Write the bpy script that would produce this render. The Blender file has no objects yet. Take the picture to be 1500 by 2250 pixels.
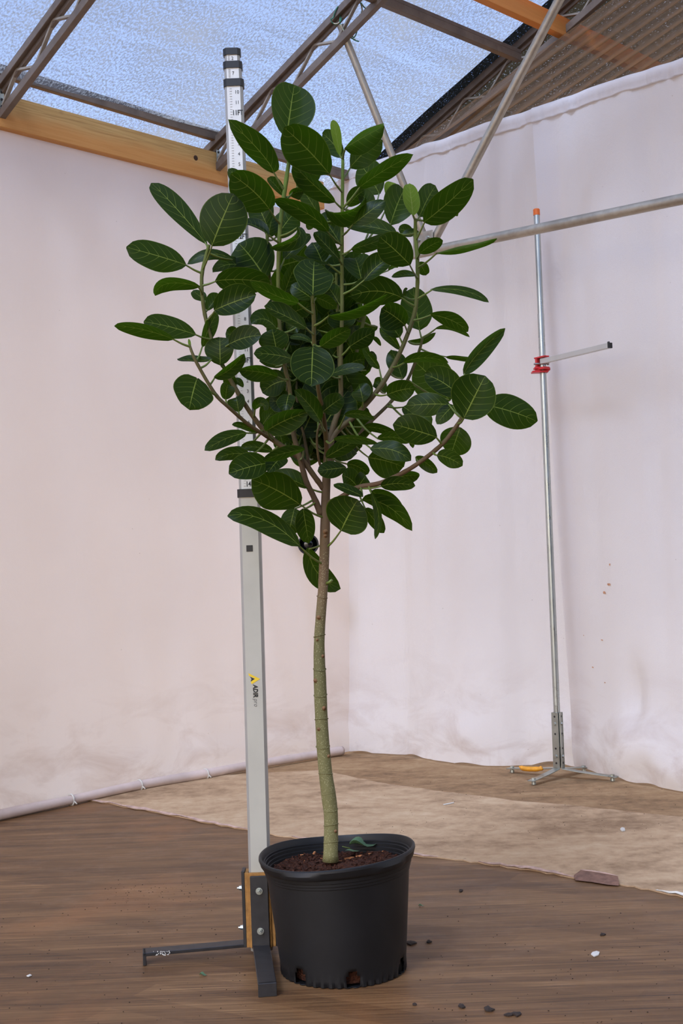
import bpy, bmesh, math, random
from mathutils import Vector, Matrix, noise
from mathutils.bvhtree import BVHTree

# ------------------------------------------------------------------ camera, world, sun, exposure
SC = bpy.context.scene
COL = SC.collection
F_PX = 2775.0
CAM_H = 0.96
PITCH = math.atan(97.0 / F_PX)
ROLL = 0.0375
CAM = Vector((0, 0, CAM_H))
_fw = Vector((0, math.cos(PITCH), math.sin(PITCH)))
_up = Vector((0, -math.sin(PITCH), math.cos(PITCH)))
_rt = Vector((1, 0, 0))
RV = _rt * math.cos(ROLL) - _up * math.sin(ROLL)
UV_ = _up * math.cos(ROLL) + _rt * math.sin(ROLL)

cam_d = bpy.data.cameras.new('camera')
cam_d.sensor_fit = 'VERTICAL'
cam_d.sensor_height = 36.0
cam_d.sensor_width = 24.0
cam_d.lens = F_PX * 36.0 / 2250.0
cam_d.clip_start = 0.05
cam_d.clip_end = 200
cam = bpy.data.objects.new('camera', cam_d)
M3 = Matrix((RV, UV_, -_fw)).transposed()
cam.matrix_world = Matrix.Translation(CAM) @ M3.to_4x4()
COL.objects.link(cam)
SC.camera = cam

world = bpy.data.worlds.new('sky')
SC.world = world
world.use_nodes = True
wn = world.node_tree
wn.nodes.clear()
w_out = wn.nodes.new('ShaderNodeOutputWorld')
w_bg = wn.nodes.new('ShaderNodeBackground')
w_sky = wn.nodes.new('ShaderNodeTexSky')
w_sky.sky_type = 'NISHITA'
w_sky.sun_disc = False
w_sky.sun_elevation = math.radians(49)
w_sky.sun_rotation = math.radians(212)
w_sky.dust_density = 3.0
w_sky.air_density = 1.0
w_bg.inputs['Strength'].default_value = 0.30
w_hs = wn.nodes.new('ShaderNodeHueSaturation')          # hazy, slightly warm daylight
w_hs.inputs['Saturation'].default_value = 0.42
w_tint = wn.nodes.new('ShaderNodeMix'); w_tint.data_type = 'RGBA'; w_tint.blend_type = 'MULTIPLY'
w_tint.inputs[0].default_value = 1.0
w_tint.inputs[7].default_value = (1.09, 0.99, 0.90, 1)
wn.links.new(w_sky.outputs[0], w_hs.inputs['Color'])
wn.links.new(w_hs.outputs[0], w_tint.inputs[6])
wn.links.new(w_tint.outputs[2], w_bg.inputs['Color'])
wn.links.new(w_bg.outputs[0], w_out.inputs['Surface'])

sun_d = bpy.data.lights.new('sun', 'SUN')
sun_d.energy = 3.5
sun_d.angle = math.radians(12)
sun_d.color = (1.0, 0.93, 0.84)
sun = bpy.data.objects.new('sun', sun_d)
sun.rotation_euler = Vector((0.35, 0.55, -0.76)).to_track_quat('-Z', 'Y').to_euler()   # high sun behind the camera, to the left
COL.objects.link(sun)

SC.view_settings.view_transform = 'Standard'
SC.view_settings.look = 'None'
SC.view_settings.gamma = 1.0
SC.view_settings.exposure = 0.68
SC.view_settings.use_curve_mapping = False
SC.cycles.use_adaptive_sampling = True
SC.cycles.adaptive_threshold = 0.05
SC.cycles.max_bounces = 5
SC.cycles.diffuse_bounces = 3
SC.cycles.glossy_bounces = 2
SC.cycles.transmission_bounces = 4
SC.cycles.transparent_max_bounces = 6
SC.cycles.caustics_reflective = False
SC.cycles.caustics_refractive = False

# ------------------------------------------------------------------ pixel helpers (1500 x 2250)
def ray(px, py):
    return _fw + RV * ((px - 750.0) / F_PX) + UV_ * ((1125.0 - py) / F_PX)
def at(px, py, depth):
    d = ray(px, py)
    return CAM + d * (depth / d.y)
def gnd(px, py, z=0.0):
    d = ray(px, py)
    return CAM + d * ((z - CAM.z) / d.z)
def on_plane(px, py, p0, n):
    d = ray(px, py)
    return CAM + d * ((p0 - CAM).dot(n) / d.dot(n))
def proj(p):
    q = p - CAM
    z = q.dot(_fw)
    return (750 + F_PX * q.dot(RV) / z, 1125 - F_PX * q.dot(UV_) / z)

# ------------------------------------------------------------------ mesh helpers
def mesh_obj(name, verts, faces, mat, parent=None, smooth=True, uvs=None):
    me = bpy.data.meshes.new(name)
    me.from_pydata([tuple(v) for v in verts], [], faces)
    me.update()
    if uvs is not None:
        lay = me.uv_layers.new(name='UVMap')
        for lp in me.loops:
            lay.data[lp.index].uv = uvs[lp.vertex_index]
    if smooth:
        for p in me.polygons:
            p.use_smooth = True
    o = bpy.data.objects.new(name, me)
    COL.objects.link(o)
    if mat:
        me.materials.append(mat)
    if parent:
        o.parent = parent
        o.matrix_parent_inverse = Matrix.Translation(parent.location).inverted() if parent.type == 'EMPTY' else Matrix.Identity(4)
    return o

def empty(name, loc, label, cat, group=None, kind=None):
    o = bpy.data.objects.new(name, None)
    o.location = loc
    o.empty_display_size = 0.05
    COL.objects.link(o)
    tag(o, label, cat, group, kind)
    return o

def tag(o, label=None, cat=None, group=None, kind=None):
    if label: o['label'] = label
    if cat: o['category'] = cat
    if group: o['group'] = group
    if kind: o['kind'] = kind
    return o

class MB:
    def __init__(s):
        s.v = []; s.f = []; s.uv = []
    def add(s, vs, fs, uvs=None):
        b = len(s.v)
        s.v += [Vector(v) for v in vs]
        s.f += [tuple(i + b for i in f) for f in fs]
        s.uv += uvs if uvs else [(0, 0)] * len(vs)
    def box(s, c, ax, ay, az):
        """box centred at c with half-axis vectors"""
        c = Vector(c); ax = Vector(ax); ay = Vector(ay); az = Vector(az)
        vs = [c + ax * i + ay * j + az * k for i in (-1, 1) for j in (-1, 1) for k in (-1, 1)]
        fs = [(0, 1, 3, 2), (4, 6, 7, 5), (0, 4, 5, 1), (2, 3, 7, 6), (0, 2, 6, 4), (1, 5, 7, 3)]
        if ax.cross(ay).dot(az) < 0: fs = [f[::-1] for f in fs]
        s.add(vs, fs)
    def bbox(s, c, ax, ay, az, b=0.0015):
        """box with chamfered edges"""
        bm = bmesh.new()
        c = Vector(c); A = [Vector(ax), Vector(ay), Vector(az)]
        vs = [bm.verts.new(c + A[0] * i + A[1] * j + A[2] * k) for i in (-1, 1) for j in (-1, 1) for k in (-1, 1)]
        for f in [(0, 1, 3, 2), (4, 6, 7, 5), (0, 4, 5, 1), (2, 3, 7, 6), (0, 2, 6, 4), (1, 5, 7, 3)]:
            bm.faces.new([vs[i] for i in f])
        bmesh.ops.recalc_face_normals(bm, faces=bm.faces)
        bmesh.ops.bevel(bm, geom=list(bm.edges), offset=b, segments=1, affect='EDGES', profile=0.5)
        bm.verts.ensure_lookup_table(); bm.verts.index_update()
        s.add([v.co.copy() for v in bm.verts], [tuple(v.index for v in f.verts) for f in bm.faces])
        bm.free()
    def tube(s, pts, rad, n=10, cap=True, sx=1.0):
        pts = [Vector(p) for p in pts]
        m = len(pts)
        rad = rad if isinstance(rad, (list, tuple)) else [rad] * m
        t0 = (pts[1] - pts[0]).normalized()
        ref = Vector((0, 0, 1)) if abs(t0.z) < 0.9 else Vector((1, 0, 0))
        nrm = t0.cross(ref).normalized()
        vs = []; fs = []; uv = []
        L = 0
        for i, p in enumerate(pts):
            if i == 0: t = pts[1] - pts[0]
            elif i == m - 1: t = pts[-1] - pts[-2]
            else: t = (pts[i + 1] - pts[i - 1])
            t.normalize()
            nrm = (nrm - t * nrm.dot(t)).normalized()
            bn = t.cross(nrm)
            if i: L += (p - pts[i - 1]).length
            for k in range(n):
                a = 2 * math.pi * k / n
                vs.append(p + (nrm * math.cos(a) + bn * math.sin(a) * sx) * rad[i])
                uv.append((k / n, L))
        for i in range(m - 1):
            for k in range(n):
                a = i * n + k; b = i * n + (k + 1) % n
                fs.append((a, b, b + n, a + n))
        if cap:
            fs.append(tuple(range(n))[::-1]); fs.append(tuple(range((m - 1) * n, m * n)))
        s.add(vs, fs, uv)
    def build(s, name, mat, parent=None, smooth=False, auto=None):
        o = mesh_obj(name, s.v, s.f, mat, parent, smooth, s.uv)
        if auto is not None:
            o.data.shade_smooth() if hasattr(o.data, 'shade_smooth') else None
            bm = bmesh.new(); bm.from_mesh(o.data)
            for e in bm.edges:
                if len(e.link_faces) == 2 and e.calc_face_angle(0) > auto: e.smooth = False
            for f in bm.faces: f.smooth = True
            bm.to_mesh(o.data); bm.free()
        return o

def catmull(pts, n=6):
    out = []
    P = [pts[0] * 2 - pts[1]] + list(pts) + [pts[-1] * 2 - pts[-2]]
    for i in range(1, len(P) - 2):
        p0, p1, p2, p3 = P[i - 1], P[i], P[i + 1], P[i + 2]
        for k in range(n):
            t = k / n
            out.append(0.5 * ((2 * p1) + (p2 - p0) * t + (2 * p0 - 5 * p1 + 4 * p2 - p3) * t * t + (3 * p1 - p0 - 3 * p2 + p3) * t ** 3))
    out.append(pts[-1])
    return out
def lerp_at(xs, ys, x):
    if x <= xs[0]: return ys[0]
    for i in range(len(xs) - 1):
        if x <= xs[i + 1]:
            t = (x - xs[i]) / (xs[i + 1] - xs[i])
            return ys[i] + (ys[i + 1] - ys[i]) * t
    return ys[-1]

# ------------------------------------------------------------------ materials
def srgb(r, g, b):
    def c(v):
        v /= 255.0
        return v / 12.92 if v <= 0.04045 else ((v + 0.055) / 1.055) ** 2.4
    return (c(r), c(g), c(b), 1.0)

class NT:
    def __init__(s, name):
        s.m = bpy.data.materials.new(name)
        s.m.use_nodes = True
        s.t = s.m.node_tree
        s.t.nodes.clear()
        s.out = s.t.nodes.new('ShaderNodeOutputMaterial')
    def n(s, typ, **kw):
        nd = s.t.nodes.new(typ)
        for k, v in kw.items():
            if k.startswith('i_'): nd.inputs[k[2:].replace('_', ' ')].default_value = v
            else: setattr(nd, k, v)
        return nd
    def l(s, a, b): s.t.links.new(a, b)
    def coords(s, which='Object', scale=(1, 1, 1), rot=(0, 0, 0)):
        tc = s.n('ShaderNodeTexCoord')
        mp = s.n('ShaderNodeMapping')
        mp.inputs['Scale'].default_value = scale
        mp.inputs['Rotation'].default_value = rot
        s.l(tc.outputs[which], mp.inputs['Vector'])
        return mp.outputs['Vector']
    def noise(s, vec, scale, detail=3, rough=0.55, dist=0.0):
        nd = s.n('ShaderNodeTexNoise')
        nd.inputs['Scale'].default_value = scale
        nd.inputs['Detail'].default_value = detail
        nd.inputs['Roughness'].default_value = rough
        nd.inputs['Distortion'].default_value = dist
        s.l(vec, nd.inputs['Vector'])
        return nd.outputs['Fac']
    def ramp(s, fac, stops, interp='LINEAR'):
        r = s.n('ShaderNodeValToRGB')
        r.color_ramp.interpolation = interp
        e = r.color_ramp.elements
        while len(e) < len(stops): e.new(0.5)
        for i, (p, c) in enumerate(stops):
            e[i].position = p
            e[i].color = c if len(c) == 4 else (*c, 1)
        s.l(fac, r.inputs['Fac'])
        return r.outputs['Color']
    def mix(s, fac, a, b, blend='MIX'):
        m = s.n('ShaderNodeMix', data_type='RGBA', blend_type=blend)
        for sock, val in ((m.inputs[0], fac), (m.inputs[6], a), (m.inputs[7], b)):
            if hasattr(val, 'links') or isinstance(val, bpy.types.NodeSocket): s.l(val, sock)
            else: sock.default_value = val
        return m.outputs[2]
    def math(s, op, a, b=None, c=None, clamp=False):
        m = s.n('ShaderNodeMath', operation=op, use_clamp=clamp)
        for i, v in enumerate((a, b, c)):
            if v is None: continue
            if isinstance(v, bpy.types.NodeSocket): s.l(v, m.inputs[i])
            else: m.inputs[i].default_value = v
        return m.outputs[0]
    def bump(s, h, strength=0.3, dist=0.01):
        b = s.n('ShaderNodeBump')
        b.inputs['Strength'].default_value = strength
        b.inputs['Distance'].default_value = dist
        s.l(h, b.inputs['Height'])
        return b.outputs['Normal']
    def pbr(s, color, rough=0.6, metal=0.0, normal=None, spec=0.5):
        p = s.n('ShaderNodeBsdfPrincipled')
        for nm, v in (('Base Color', color), ('Roughness', rough), ('Metallic', metal), ('Specular IOR Level', spec)):
            if isinstance(v, bpy.types.NodeSocket): s.l(v, p.inputs[nm])
            else: p.inputs[nm].default_value = v
        if normal: s.l(normal, p.inputs['Normal'])
        return p
    def done(s, shader):
        s.l(shader, s.out.inputs['Surface'])
        return s.m

def plain(name, col, rough=0.5, metal=0.0, var=0.15, scale=30, bump=0.0, spec=0.5):
    t = NT(name)
    v = t.coords('Object')
    nz = t.noise(v, scale, 4)
    dark = tuple(c * (1 - var) for c in col[:3]) + (1,)
    lite = tuple(min(1, c * (1 + var)) for c in col[:3]) + (1,)
    c = t.ramp(nz, [(0.3, dark), (0.7, lite)])
    nr = t.bump(nz, bump, 0.004) if bump else None
    return t.done(t.pbr(c, rough, metal, nr, spec).outputs[0])

def mat_galv(name, a, b, rough=0.45, metal=0.85, scale=60):
    t = NT(name)
    v = t.coords('Object')
    n1 = t.noise(v, scale, 5, 0.65)
    n2 = t.noise(v, scale * 0.18, 3)
    c = t.mix(t.math('MULTIPLY', n1, 1.0), a, b)
    c = t.mix(t.ramp(n2, [(0.45, (0, 0, 0)), (0.75, (0.5, 0.5, 0.5))]), c, tuple(x * 0.6 for x in a[:3]) + (1,))
    r = t.ramp(n1, [(0.3, (rough - 0.1,) * 3), (0.7, (rough + 0.15,) * 3)])
    return t.done(t.pbr(c, r, metal, t.bump(n1, 0.15, 0.002)).outputs[0])

def mat_curtain():
    t = NT('curtain_fabric')
    v = t.coords('Object')
    big = t.noise(v, 1.1, 3, 0.5)
    fine = t.noise(t.coords('Object', (90, 90, 260)), 3.0, 3)
    c = t.ramp(big, [(0.25, srgb(224, 217, 213)), (0.75, srgb(238, 232, 228))])
    sep = t.n('ShaderNodeSeparateXYZ'); t.l(v, sep.inputs[0])
    low = t.math('MULTIPLY_ADD', sep.outputs['Z'], -1.55, 0.80, clamp=True)
    st = t.noise(t.coords('Object', (1.6, 1.6, 3.2)), 2.2, 6, 0.62, 0.6)
    stm = t.ramp(st, [(0.46, (0, 0, 0)), (0.74, (1, 1, 1))])
    streak = t.ramp(t.noise(t.coords('Object', (9, 9, 1.4)), 2.0, 5, 0.7, 0.4), [(0.60, (0, 0, 0)), (0.78, (1, 1, 1))])
    dirt = t.math('MULTIPLY', t.math('ADD', stm, t.math('MULTIPLY', streak, 0.35)), low)
    c = t.mix(t.math('MULTIPLY', dirt, 0.75, clamp=True), c, srgb(158, 122, 98))
    # small specks
    vo = t.n('ShaderNodeTexVoronoi'); vo.inputs['Scale'].default_value = 9
    t.l(v, vo.inputs['Vector'])
    sp = t.ramp(vo.outputs['Distance'], [(0.012, (1, 1, 1)), (0.03, (0, 0, 0))])
    c = t.mix(t.math('MULTIPLY', sp, 0.35), c, srgb(120, 95, 80))
    hgt = t.math('ADD', t.math('MULTIPLY', fine, 0.25), t.noise(t.coords('Object', (1, 1, 0.6)), 7, 5, 0.6, 0.8))
    nr = t.bump(hgt, 0.22, 0.02)
    dif = t.pbr(c, 0.85, 0, nr, 0.15)
    tr = t.n('ShaderNodeBsdfTranslucent')
    t.l(t.mix(0.4, c, srgb(250, 236, 228)), tr.inputs['Color']); t.l(nr, tr.inputs['Normal'])
    mx = t.n('ShaderNodeMixShader'); mx.inputs[0].default_value = 0.38
    t.l(dif.outputs[0], mx.inputs[1]); t.l(tr.outputs[0], mx.inputs[2])
    return t.done(mx.outputs[0])

def mat_shade(name, lo, hi, hole=(0.75, 0.82, 0.95, 1), thr=(0.35, 0.68), scale=100, fmax=0.8, fmin=0.25, blotch=0.6):
    t = NT(name)
    uv = t.coords('UV', (1, 0.72, 1))
    n1 = t.noise(uv, scale, 2, 0.6)
    n2 = t.noise(t.coords('UV', (1, 1, 1)), 1.6, 4, 0.6, 0.4)
    n3 = t.noise(t.coords('UV', (1.0, 7.0, 1), (0, 0, 0.5)), 0.9, 5, 0.65, 0.5)
    s = t.math('ADD', n1, t.math('MULTIPLY', t.math('SUBTRACT', t.math('ADD', n2, n3), 1.0), blotch * 0.45))
    solid = t.ramp(s, [(thr[0], (fmin,) * 3), (thr[1], (fmax,) * 3)])
    c = t.mix(t.math('MULTIPLY', n2, 1.0), lo, hi)
    tp = t.n('ShaderNodeBsdfTransparent'); tp.inputs['Color'].default_value = hole
    tl = t.n('ShaderNodeBsdfTranslucent'); t.l(c, tl.inputs['Color'])
    df = t.n('ShaderNodeBsdfDiffuse'); t.l(c, df.inputs['Color'])
    a = t.n('ShaderNodeMixShader'); a.inputs[0].default_value = 0.35
    t.l(tl.outputs[0], a.inputs[1]); t.l(df.outputs[0], a.inputs[2])
    m = t.n('ShaderNodeMixShader'); t.l(solid, m.inputs[0])
    t.l(tp.outputs[0], m.inputs[1]); t.l(a.outputs[0], m.inputs[2])
    return t.done(m.outputs[0])

def mat_lumber(name, a, b, c, axis_uv=True):
    t = NT(name)
    uv = t.coords('UV', (1, 1, 1))
    g = t.noise(t.coords('UV', (2.2, 60, 1)), 1.6, 6, 0.6, 0.8)
    col = t.ramp(g, [(0.28, a), (0.5, b), (0.72, c)])
    sep = t.n('ShaderNodeSeparateXYZ'); t.l(uv, sep.inputs[0])
    # redder tone along the lower half of the board, with knots
    lower_tone = t.ramp(t.math('ADD', sep.outputs['Y'], t.math('MULTIPLY', t.noise(uv, 5, 3), 0.05)), [(0.07, (1, 1, 1)), (0.125, (0, 0, 0))])
    col = t.mix(t.math('MULTIPLY', lower_tone, 0.75), col, srgb(206, 140, 72))
    vo = t.n('ShaderNodeTexVoronoi'); vo.inputs['Scale'].default_value = 6.5
    t.l(t.coords('UV', (1, 1.3, 1)), vo.inputs['Vector'])
    k = t.ramp(vo.outputs['Distance'], [(0.03, (1, 1, 1)), (0.11, (0, 0, 0))])
    col = t.mix(t.math('MULTIPLY', k, t.math('MULTIPLY_ADD', lower_tone, 0.6, 0.2)), col, srgb(104, 58, 20))
    return t.done(t.pbr(col, 0.6, 0, t.bump(g, 0.2, 0.002), 0.3).outputs[0])

def mat_vinyl():
    """wood-print sheet vinyl"""
    t = NT('wood_print_vinyl')
    v = t.coords('Object', (1, 1, 1), (0, 0, math.radians(30)))
    br = t.n('ShaderNodeTexBrick')
    br.offset = 0.37
    br.inputs['Scale'].default_value = 1.0
    br.inputs['Brick Width'].default_value = 0.62
    br.inputs['Row Height'].default_value = 0.082
    br.inputs['Mortar Size'].default_value = 0.0
    br.inputs['Color1'].default_value = (0.0, 0.0, 0.0, 1); br.inputs['Color2'].default_value = (1, 1, 1, 1)
    t.l(v, br.inputs['Vector'])
    g1 = t.noise(t.coords('Object', (2.6, 120, 1), (0, 0, math.radians(30))), 1.3, 6, 0.7, 0.3)
    g2 = t.noise(t.coords('Object', (0.7, 14, 1), (0, 0, math.radians(30))), 1.4, 5, 0.6, 0.6)
    f = t.math('ADD', t.math('MULTIPLY', g1, 0.56), t.math('ADD', t.math('MULTIPLY', g2, 0.40), t.math('MULTIPLY', br.outputs['Color'], 0.065)))
    col = t.ramp(f, [(0.36, srgb(64, 43, 27)), (0.50, srgb(100, 70, 43)), (0.61, srgb(128, 94, 60)), (0.73, srgb(168, 134, 92))])
    big = t.noise(t.coords('Object'), 1.1, 4, 0.6, 0.4)
    col = t.mix(t.ramp(big, [(0.55, (0, 0, 0)), (0.75, (0.55, 0.55, 0.55))]), col, srgb(168, 106, 58))
    overlay = t.noise(t.coords('Object'), 7, 5, 0.7)  # patchy dust over the print
    col = t.mix(t.ramp(overlay, [(0.5, (0, 0, 0)), (0.8, (0.35, 0.35, 0.35))]), col, srgb(126, 100, 72))
    r = t.ramp(overlay, [(0.3, (0.42,) * 3), (0.7, (0.6,) * 3)])
    return t.done(t.pbr(col, r, 0, t.bump(g1, 0.08, 0.001), 0.3).outputs[0])

def mat_backing(name, lo, mid, hi, scale=1.0):
    t = NT(name)
    v = t.coords('Object', (0.7, 1.4, 1), (0, 0, math.radians(40)))
    n1 = t.noise(v, 2.4 * scale, 7, 0.66, 0.5)
    n2 = t.noise(t.coords('Object'), 16 * scale, 6, 0.7, 0.2)
    f = t.math('ADD', t.math('MULTIPLY', n1, 0.62), t.math('MULTIPLY', n2, 0.38))
    col = t.ramp(f, [(0.36, lo), (0.5, mid), (0.66, hi)])
    vo = t.n('ShaderNodeTexVoronoi'); vo.inputs['Scale'].default_value = 13
    t.l(t.coords('Object', (1, 1, 1)), vo.inputs['Vector'])
    sp = t.ramp(vo.outputs['Distance'], [(0.03, (1, 1, 1)), (0.08, (0, 0, 0))])
    col = t.mix(t.math('MULTIPLY', sp, t.ramp(n2, [(0.5, (0, 0, 0)), (0.6, (0.6, 0.6, 0.6))])), col, srgb(70, 52, 40))
    return t.done(t.pbr(col, 0.8, 0, t.bump(f, 0.3, 0.004), 0.2).outputs[0])

def mat_leaf(name, deep, lite, vein, trans, tfac=0.32, rough=0.36):
    t = NT(name)
    tc = t.n('ShaderNodeTexCoord')
    sep = t.n('ShaderNodeSeparateXYZ'); t.l(tc.outputs['UV'], sep.inputs[0])
    u = t.math('ABSOLUTE', t.math('MULTIPLY_ADD', sep.outputs['X'], 2.0, -1.0))
    vv = sep.outputs['Y']
    # midrib, tapering to the tip
    mw = t.math('MULTIPLY_ADD', vv, -0.026, 0.038)
    mid = t.math('LESS_THAN', u, mw)
    # lateral veins curving forward
    ph = t.math('SUBTRACT', t.math('MULTIPLY', vv, 6.5), t.math('MULTIPLY', t.math('POWER', u, 1.25), 1.75))
    fr = t.math('ABSOLUTE', t.math('SUBTRACT', t.math('FRACT', t.math('ADD', ph, 10.35)), 0.5))
    lat = t.math('MULTIPLY', t.math('LESS_THAN', fr, 0.038), t.math('LESS_THAN', u, 0.88))
    lat = t.math('MULTIPLY', lat, t.math('MULTIPLY_ADD', u, -0.45, 0.62))
    edge = t.math('MULTIPLY', t.math('GREATER_THAN', u, 0.965), 0.40)
    vm = t.math('MAXIMUM', t.math('MAXIMUM', mid, lat), edge)
    oi = t.n('ShaderNodeObjectInfo')
    nz = t.noise(t.coords('Object'), 18, 3)
    f = t.math('ADD', t.math('MULTIPLY', oi.outputs['Random'], 0.6), t.math('MULTIPLY', nz, 0.4))
    base = t.mix(f, deep, lite)
    col = t.mix(t.math('MULTIPLY', vm, 0.75), base, vein)
    hgt = t.math('SUBTRACT', 1.0, vm)
    nr = t.bump(hgt, 0.35, 0.0015)
    d = t.pbr(col, rough, 0, nr, 0.13)
    tl = t.n('ShaderNodeBsdfTranslucent')
    t.l(t.mix(t.math('MULTIPLY', vm, 0.35), trans, vein), tl.inputs['Color'])
    mx = t.n('ShaderNodeMixShader'); mx.inputs[0].default_value = tfac
    t.l(d.outputs[0], mx.inputs[1]); t.l(tl.outputs[0], mx.inputs[2])
    return t.done(mx.outputs[0])

def mat_bark():
    t = NT('ficus_bark')
    v = t.coords('Object')
    sep = t.n('ShaderNodeSeparateXYZ'); t.l(v, sep.inputs[0])
    z = t.math('ADD', sep.outputs['Z'], t.math('MULTIPLY', t.noise(v, 9, 4), 0.12))
    col = t.ramp(t.math('MULTIPLY', z, 0.5), [(0.14, srgb(120, 115, 74)), (0.40, srgb(102, 98, 62)), (0.47, srgb(112, 92, 66)), (0.60, srgb(96, 74, 54)), (0.78, srgb(84, 82, 40)), (0.95, srgb(98, 116, 44))])
    fine = t.noise(v, 120, 3, 0.6)
    vo = t.n('ShaderNodeTexVoronoi'); vo.inputs['Scale'].default_value = 240
    t.l(v, vo.inputs['Vector'])
    lent = t.ramp(vo.outputs['Distance'], [(0.18, (1, 1, 1)), (0.34, (0, 0, 0))])
    msk = t.math('LESS_THAN', sep.outputs['Z'], 0.98)
    col = t.mix(t.math('MULTIPLY', t.math('MULTIPLY', lent, 0.38), msk), col, srgb(192, 186, 140))
    blot = t.noise(t.coords('Object', (1, 1, 0.5)), 22, 4, 0.6)
    col = t.mix(t.ramp(blot, [(0.5, (0, 0, 0)), (0.75, (0.4, 0.4, 0.4))]), col, srgb(92, 86, 52))
    return t.done(t.pbr(col, 0.7, 0, t.bump(t.math('ADD', fine, lent), 0.25, 0.002), 0.25).outputs[0])

def mat_corrugated():
    t = NT('clear_corrugated_plastic')
    v = t.coords('Object')
    n1 = t.noise(t.coords('UV', (3, 40, 1)), 1.5, 5, 0.6)
    tp = t.n('ShaderNodeBsdfTransparent'); tp.inputs['Color'].default_value = (0.80, 0.76, 0.72, 1)
    gl = t.n('ShaderNodeBsdfGlossy'); gl.inputs['Roughness'].default_value = 0.12
    gl.inputs['Color'].default_value = (0.9, 0.9, 0.9, 1)
    df = t.n('ShaderNodeBsdfDiffuse'); df.inputs['Color'].default_value = srgb(206, 190, 174)
    fr = t.n('ShaderNodeFresnel'); fr.inputs['IOR'].default_value = 1.5
    a = t.n('ShaderNodeMixShader')
    tc = t.n('ShaderNodeTexCoord'); sp = t.n('ShaderNodeSeparateXYZ'); t.l(tc.outputs['UV'], sp.inputs[0])
    wv = t.math('MULTIPLY_ADD', t.math('COSINE', t.math('MULTIPLY', sp.outputs['Y'], 2 * math.pi / 0.076)), 0.5, 0.5)
    overlay = t.ramp(wv, [(0.0, (0.34,) * 3), (0.5, (0.05,) * 3), (0.85, (0.0,) * 3), (1.0, (0.22,) * 3)])  # more opaque bands along valleys and crests of the corrugation
    t.l(t.math('ADD', t.ramp(n1, [(0.3, (0.14,) * 3), (0.75, (0.34,) * 3)]), overlay, clamp=True), a.inputs[0])
    t.l(tp.outputs[0], a.inputs[1]); t.l(df.outputs[0], a.inputs[2])
    m = t.n('ShaderNodeMixShader'); t.l(fr.outputs[0], m.inputs[0])
    t.l(a.outputs[0], m.inputs[1]); t.l(gl.outputs[0], m.inputs[2])
    return t.done(m.outputs[0])

def mat_soil():
    t = NT('potting_soil')
    v = t.coords('Object')
    n1 = t.noise(v, 120, 6, 0.7)
    vo = t.n('ShaderNodeTexVoronoi'); vo.inputs['Scale'].default_value = 160
    t.l(v, vo.inputs['Vector'])
    col = t.ramp(n1, [(0.3, srgb(38, 22, 15)), (0.55, srgb(74, 42, 28)), (0.75, srgb(112, 66, 42))])
    return t.done(t.pbr(col, 0.9, 0, t.bump(t.math('ADD', n1, vo.outputs['Distance']), 0.7, 0.01), 0.2).outputs[0])

M = {}
M['curtain'] = mat_curtain()
M['hem'] = plain('dirty_hem_cloth', srgb(206, 188, 178), 0.85, 0, 0.14, 7, 0.1, 0.1)
M['shade'] = mat_shade('blue_white_shade_cloth', srgb(70, 86, 112), srgb(132, 142, 158), (0.36, 0.49, 0.80, 1), (0.36, 0.60), 115, 0.98, 0.06, 0.9)
M['shade_dark'] = mat_shade('black_shade_cloth', srgb(22, 22, 20), srgb(46, 44, 38), (0.5, 0.6, 0.8, 1), (0.29, 0.39), 150, 1.0, 0.3, 0.2)
M['light_block'] = plain('dark_light_block', srgb(58, 62, 52), 0.9, 0, 0.3, 8)  # for the added, unseen wall that holds back light
M['vinyl'] = mat_vinyl()
M['beige'] = mat_backing('worn_beige_sheet', srgb(138, 110, 82), srgb(182, 152, 118), srgb(204, 178, 144))
M['back_floor'] = mat_backing('brown_bare_floor', srgb(112, 86, 60), srgb(150, 118, 84), srgb(176, 146, 108), 1.3)
M['torn'] = plain('torn_pink_paper', srgb(176, 148, 134), 0.85, 0, 0.25, 40)
M['torn_dark'] = plain('torn_brown_paper', srgb(118, 86, 70), 0.85, 0, 0.3, 60)
M['lumber'] = mat_lumber('pine_board', srgb(168, 128, 72), srgb(200, 160, 98), srgb(214, 178, 118))
M['cedar'] = mat_lumber('orange_stained_beam', srgb(214, 104, 40), srgb(236, 128, 54), srgb(244, 146, 70))
M['knot'] = plain('dark_knot', srgb(62, 38, 18), 0.8, 0, 0.3, 200)
M['steel'] = mat_galv('brown_galvanised_steel', srgb(104, 90, 78), srgb(146, 130, 114), 0.6, 0.45)
M['web'] = mat_galv('pale_web_steel', srgb(140, 128, 112), srgb(180, 168, 150), 0.6, 0.3)
M['pipe'] = mat_galv('galvanised_pipe', srgb(150, 140, 124), srgb(196, 188, 172), 0.42, 0.7, 45)
M['zinc'] = mat_galv('zinc_steel', srgb(150, 156, 150), srgb(196, 200, 192), 0.34, 0.9, 25)
M['post'] = mat_galv('galvanised_post', srgb(168, 174, 170), srgb(200, 206, 204), 0.32, 0.9, 18)
M['alu'] = mat_galv('brushed_aluminium', srgb(202, 202, 196), srgb(218, 218, 212), 0.38, 0.55, 8)
M['rodface'] = plain('white_rod_face', srgb(222, 220, 212), 0.45, 0, 0.04, 14)
M['rodgrey'] = plain('grey_anodised_rod', srgb(178, 175, 162), 0.45, 0.1, 0.06, 8)
M['rodedge'] = plain('grey_rod_edge', srgb(158, 156, 150), 0.4, 0.3, 0.06, 12)
M['black'] = plain('black_plastic', srgb(22, 22, 22), 0.45, 0, 0.2, 30)
M['ink'] = plain('black_ink', srgb(28, 28, 28), 0.6, 0, 0.05, 30)
M['inkgrey'] = plain('grey_ink', srgb(110, 108, 104), 0.6, 0, 0.05, 30)
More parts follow.
